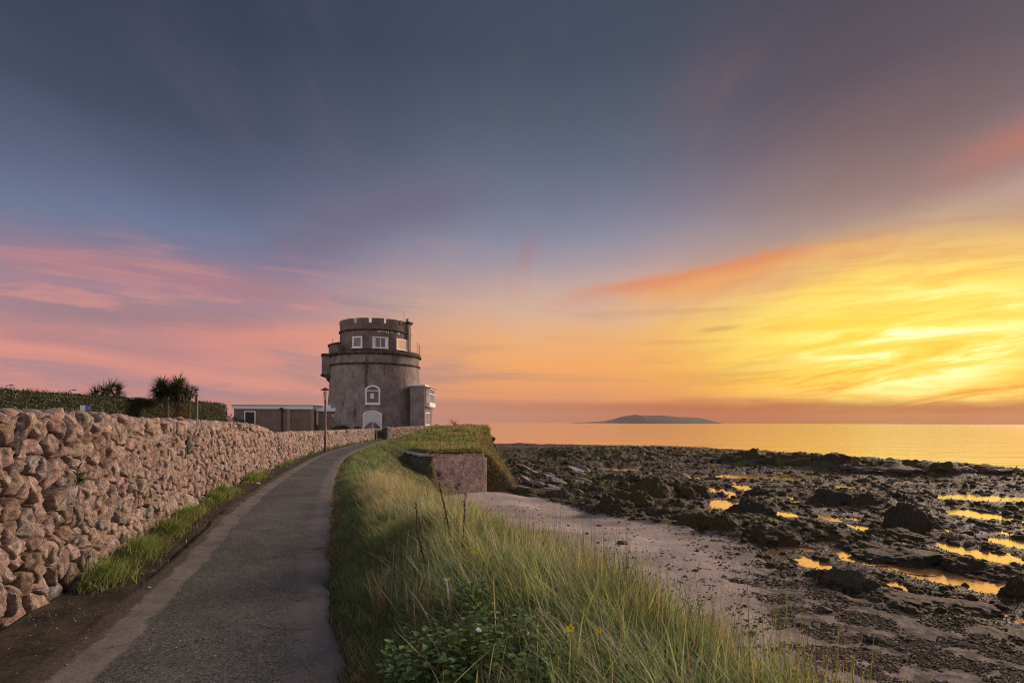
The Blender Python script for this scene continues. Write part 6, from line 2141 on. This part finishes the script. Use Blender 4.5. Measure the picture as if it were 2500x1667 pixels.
# thorny twigs on the crest of the headland
c = at(1112, 1044, 61)
o = thing('bare_bush', 'bare twiggy bush on the crest of the headland', 'bush', (c.x, 61, float(land_z(c.x, 61.0))))
for k in range(16):
    a, h = rq.uniform(-0.8, 0.8), rq.uniform(0.3, 0.75)
    MB().tube([(rq.normal(0, 0.25), 0, 0), (rq.normal(0, 0.3) + a * 0.3, 0, h * 0.6 + 0.15), (a * 0.7, rq.normal(0, 0.1), h + 0.2)], [0.02, 0.015, 0.008], 5).build('twig', MT['deadstem'], o)
# fern in the wall
c = Vector((float(wall_x(5.75)) + 0.16, 5.75, 1.14))
n = 70
cc = pick(rq, [np.array([0.05, 0.10, 0.025]), np.array([0.09, 0.14, 0.04])], [1, 1], n)
V, Fc, C = blades(np.stack([np.abs(rq.normal(0, 0.02, n)), rq.normal(0, 0.04, n), rq.normal(0, 0.05, n)], 1), rq.uniform(0.08, 0.2, n), np.full(n, 0.016), rq.normal(0.2, 0.9, n), rq.uniform(0.6, 1.6, n), rq.uniform(0.5, 1.5, n), 3, cc, cc, rq)
tag(mesh_np('wall_fern', V, Fc, MT['leaf'], loc=c, tint=C), 'small green fern growing out of a joint in the stone wall', 'fern')
# litter by the path
for (px_, py_), s, lb in (((630, 1180), 0.09, 'white litter scrap on the dirt strip beside the weeds'), ((885, 1080), 0.12, 'white litter scrap on the verge near the garden gate'), ((365, 1435), 0.02, 'pale chip of stone on the asphalt')):
    c = on(px_, py_, 0.05)
    V, Fc = rock(rq, 2, 7, 0.2, 2.0, 0.6)
    tag(mesh_np('litter_scrap', V * np.array([s, s * 0.6, s * 0.3]), Fc, MT['paper'], loc=(c.x, c.y, 0.06)), lb, 'litter')
# grit and bits of straw on the path
n = 1500
Y = 2.6 + 16 * rq.random(n) ** 1.5
xl, xr = wall_x(Y), path_r(Y)
f = rq.random(n)
f = np.where(rq.random(n) < 0.6, f * 0.42, np.where(rq.random(n) < 0.5, 0.86 + 0.14 * f, f))
P = np.stack([xl + 0.1 + (xr - xl - 0.1) * f, Y, np.full(n, 0.05)], 1)
cc = pick(rq, [TAN * 0.8, RUSSET, np.array([0.10, 0.085, 0.07])], [1, 1, 1.5], n)
V, Fc, C = blades(P, rq.uniform(0.015, 0.10, n), 0.003 + 0.0003 * Y, rq.uniform(0, 6.28, n), np.full(n, 1.5), rq.uniform(0, 0.15, n), 2, cc, cc, rq)
tag(mesh_np('straw_litter', V, Fc, MT['grass'], tint=C), 'scattered straws and twigs lying on the path', 'litter', kind='stuff')
n = 500
V0, F0 = ico(1)
Y = 2.4 + 12 * rq.random(n) ** 1.6
xl, xr = wall_x(Y), path_r(Y)
X = xl + 0.15 + (xr - xl - 0.2) * rq.random(n)
S_ = rq.uniform(0.002, 0.007, n) * (1 + Y / 16)
V = (V0[None] * (1 + 0.2 * rq.normal(size=(n, len(V0), 1))) * S_[:, None, None] * np.array([1.2, 1, 0.7]) + np.stack([X, Y, np.full(n, 0.052)], 1)[:, None, :]).reshape(-1, 3)
Fc = (F0[None] + (np.arange(n) * len(V0))[:, None, None]).reshape(-1, 3)
tag(mesh_np('path_grit', V, Fc, MT['pebble'], tint=np.repeat(np.array([0.20, 0.185, 0.175]) * rq.uniform(0.4, 1.8, (n, 1)), len(V0), 0)), 'loose grit scattered on the asphalt path', 'grit', kind='stuff')

# ------------------------------------------------------------------ sea air
hm = bpy.data.materials.new('sea_haze')
hm.use_nodes = True
t = NT(hm.node_tree)
pv = t.n('ShaderNodeVolumePrincipled')
pv.inputs['Color'].default_value = (0.92, 0.86, 0.84, 1)
pv.inputs['Density'].default_value = 1.7e-5
pv.inputs['Anisotropy'].default_value = 0.2
t.put(t.n('ShaderNodeOutputMaterial').inputs['Volume'], pv.outputs[0])
hz_o = MB().box(-9000, 9000, -400, 9600, -6.0, 150.0).build('haze', hm)
tag(hz_o, 'thin warm haze hanging over the sea', 'haze', kind='stuff')
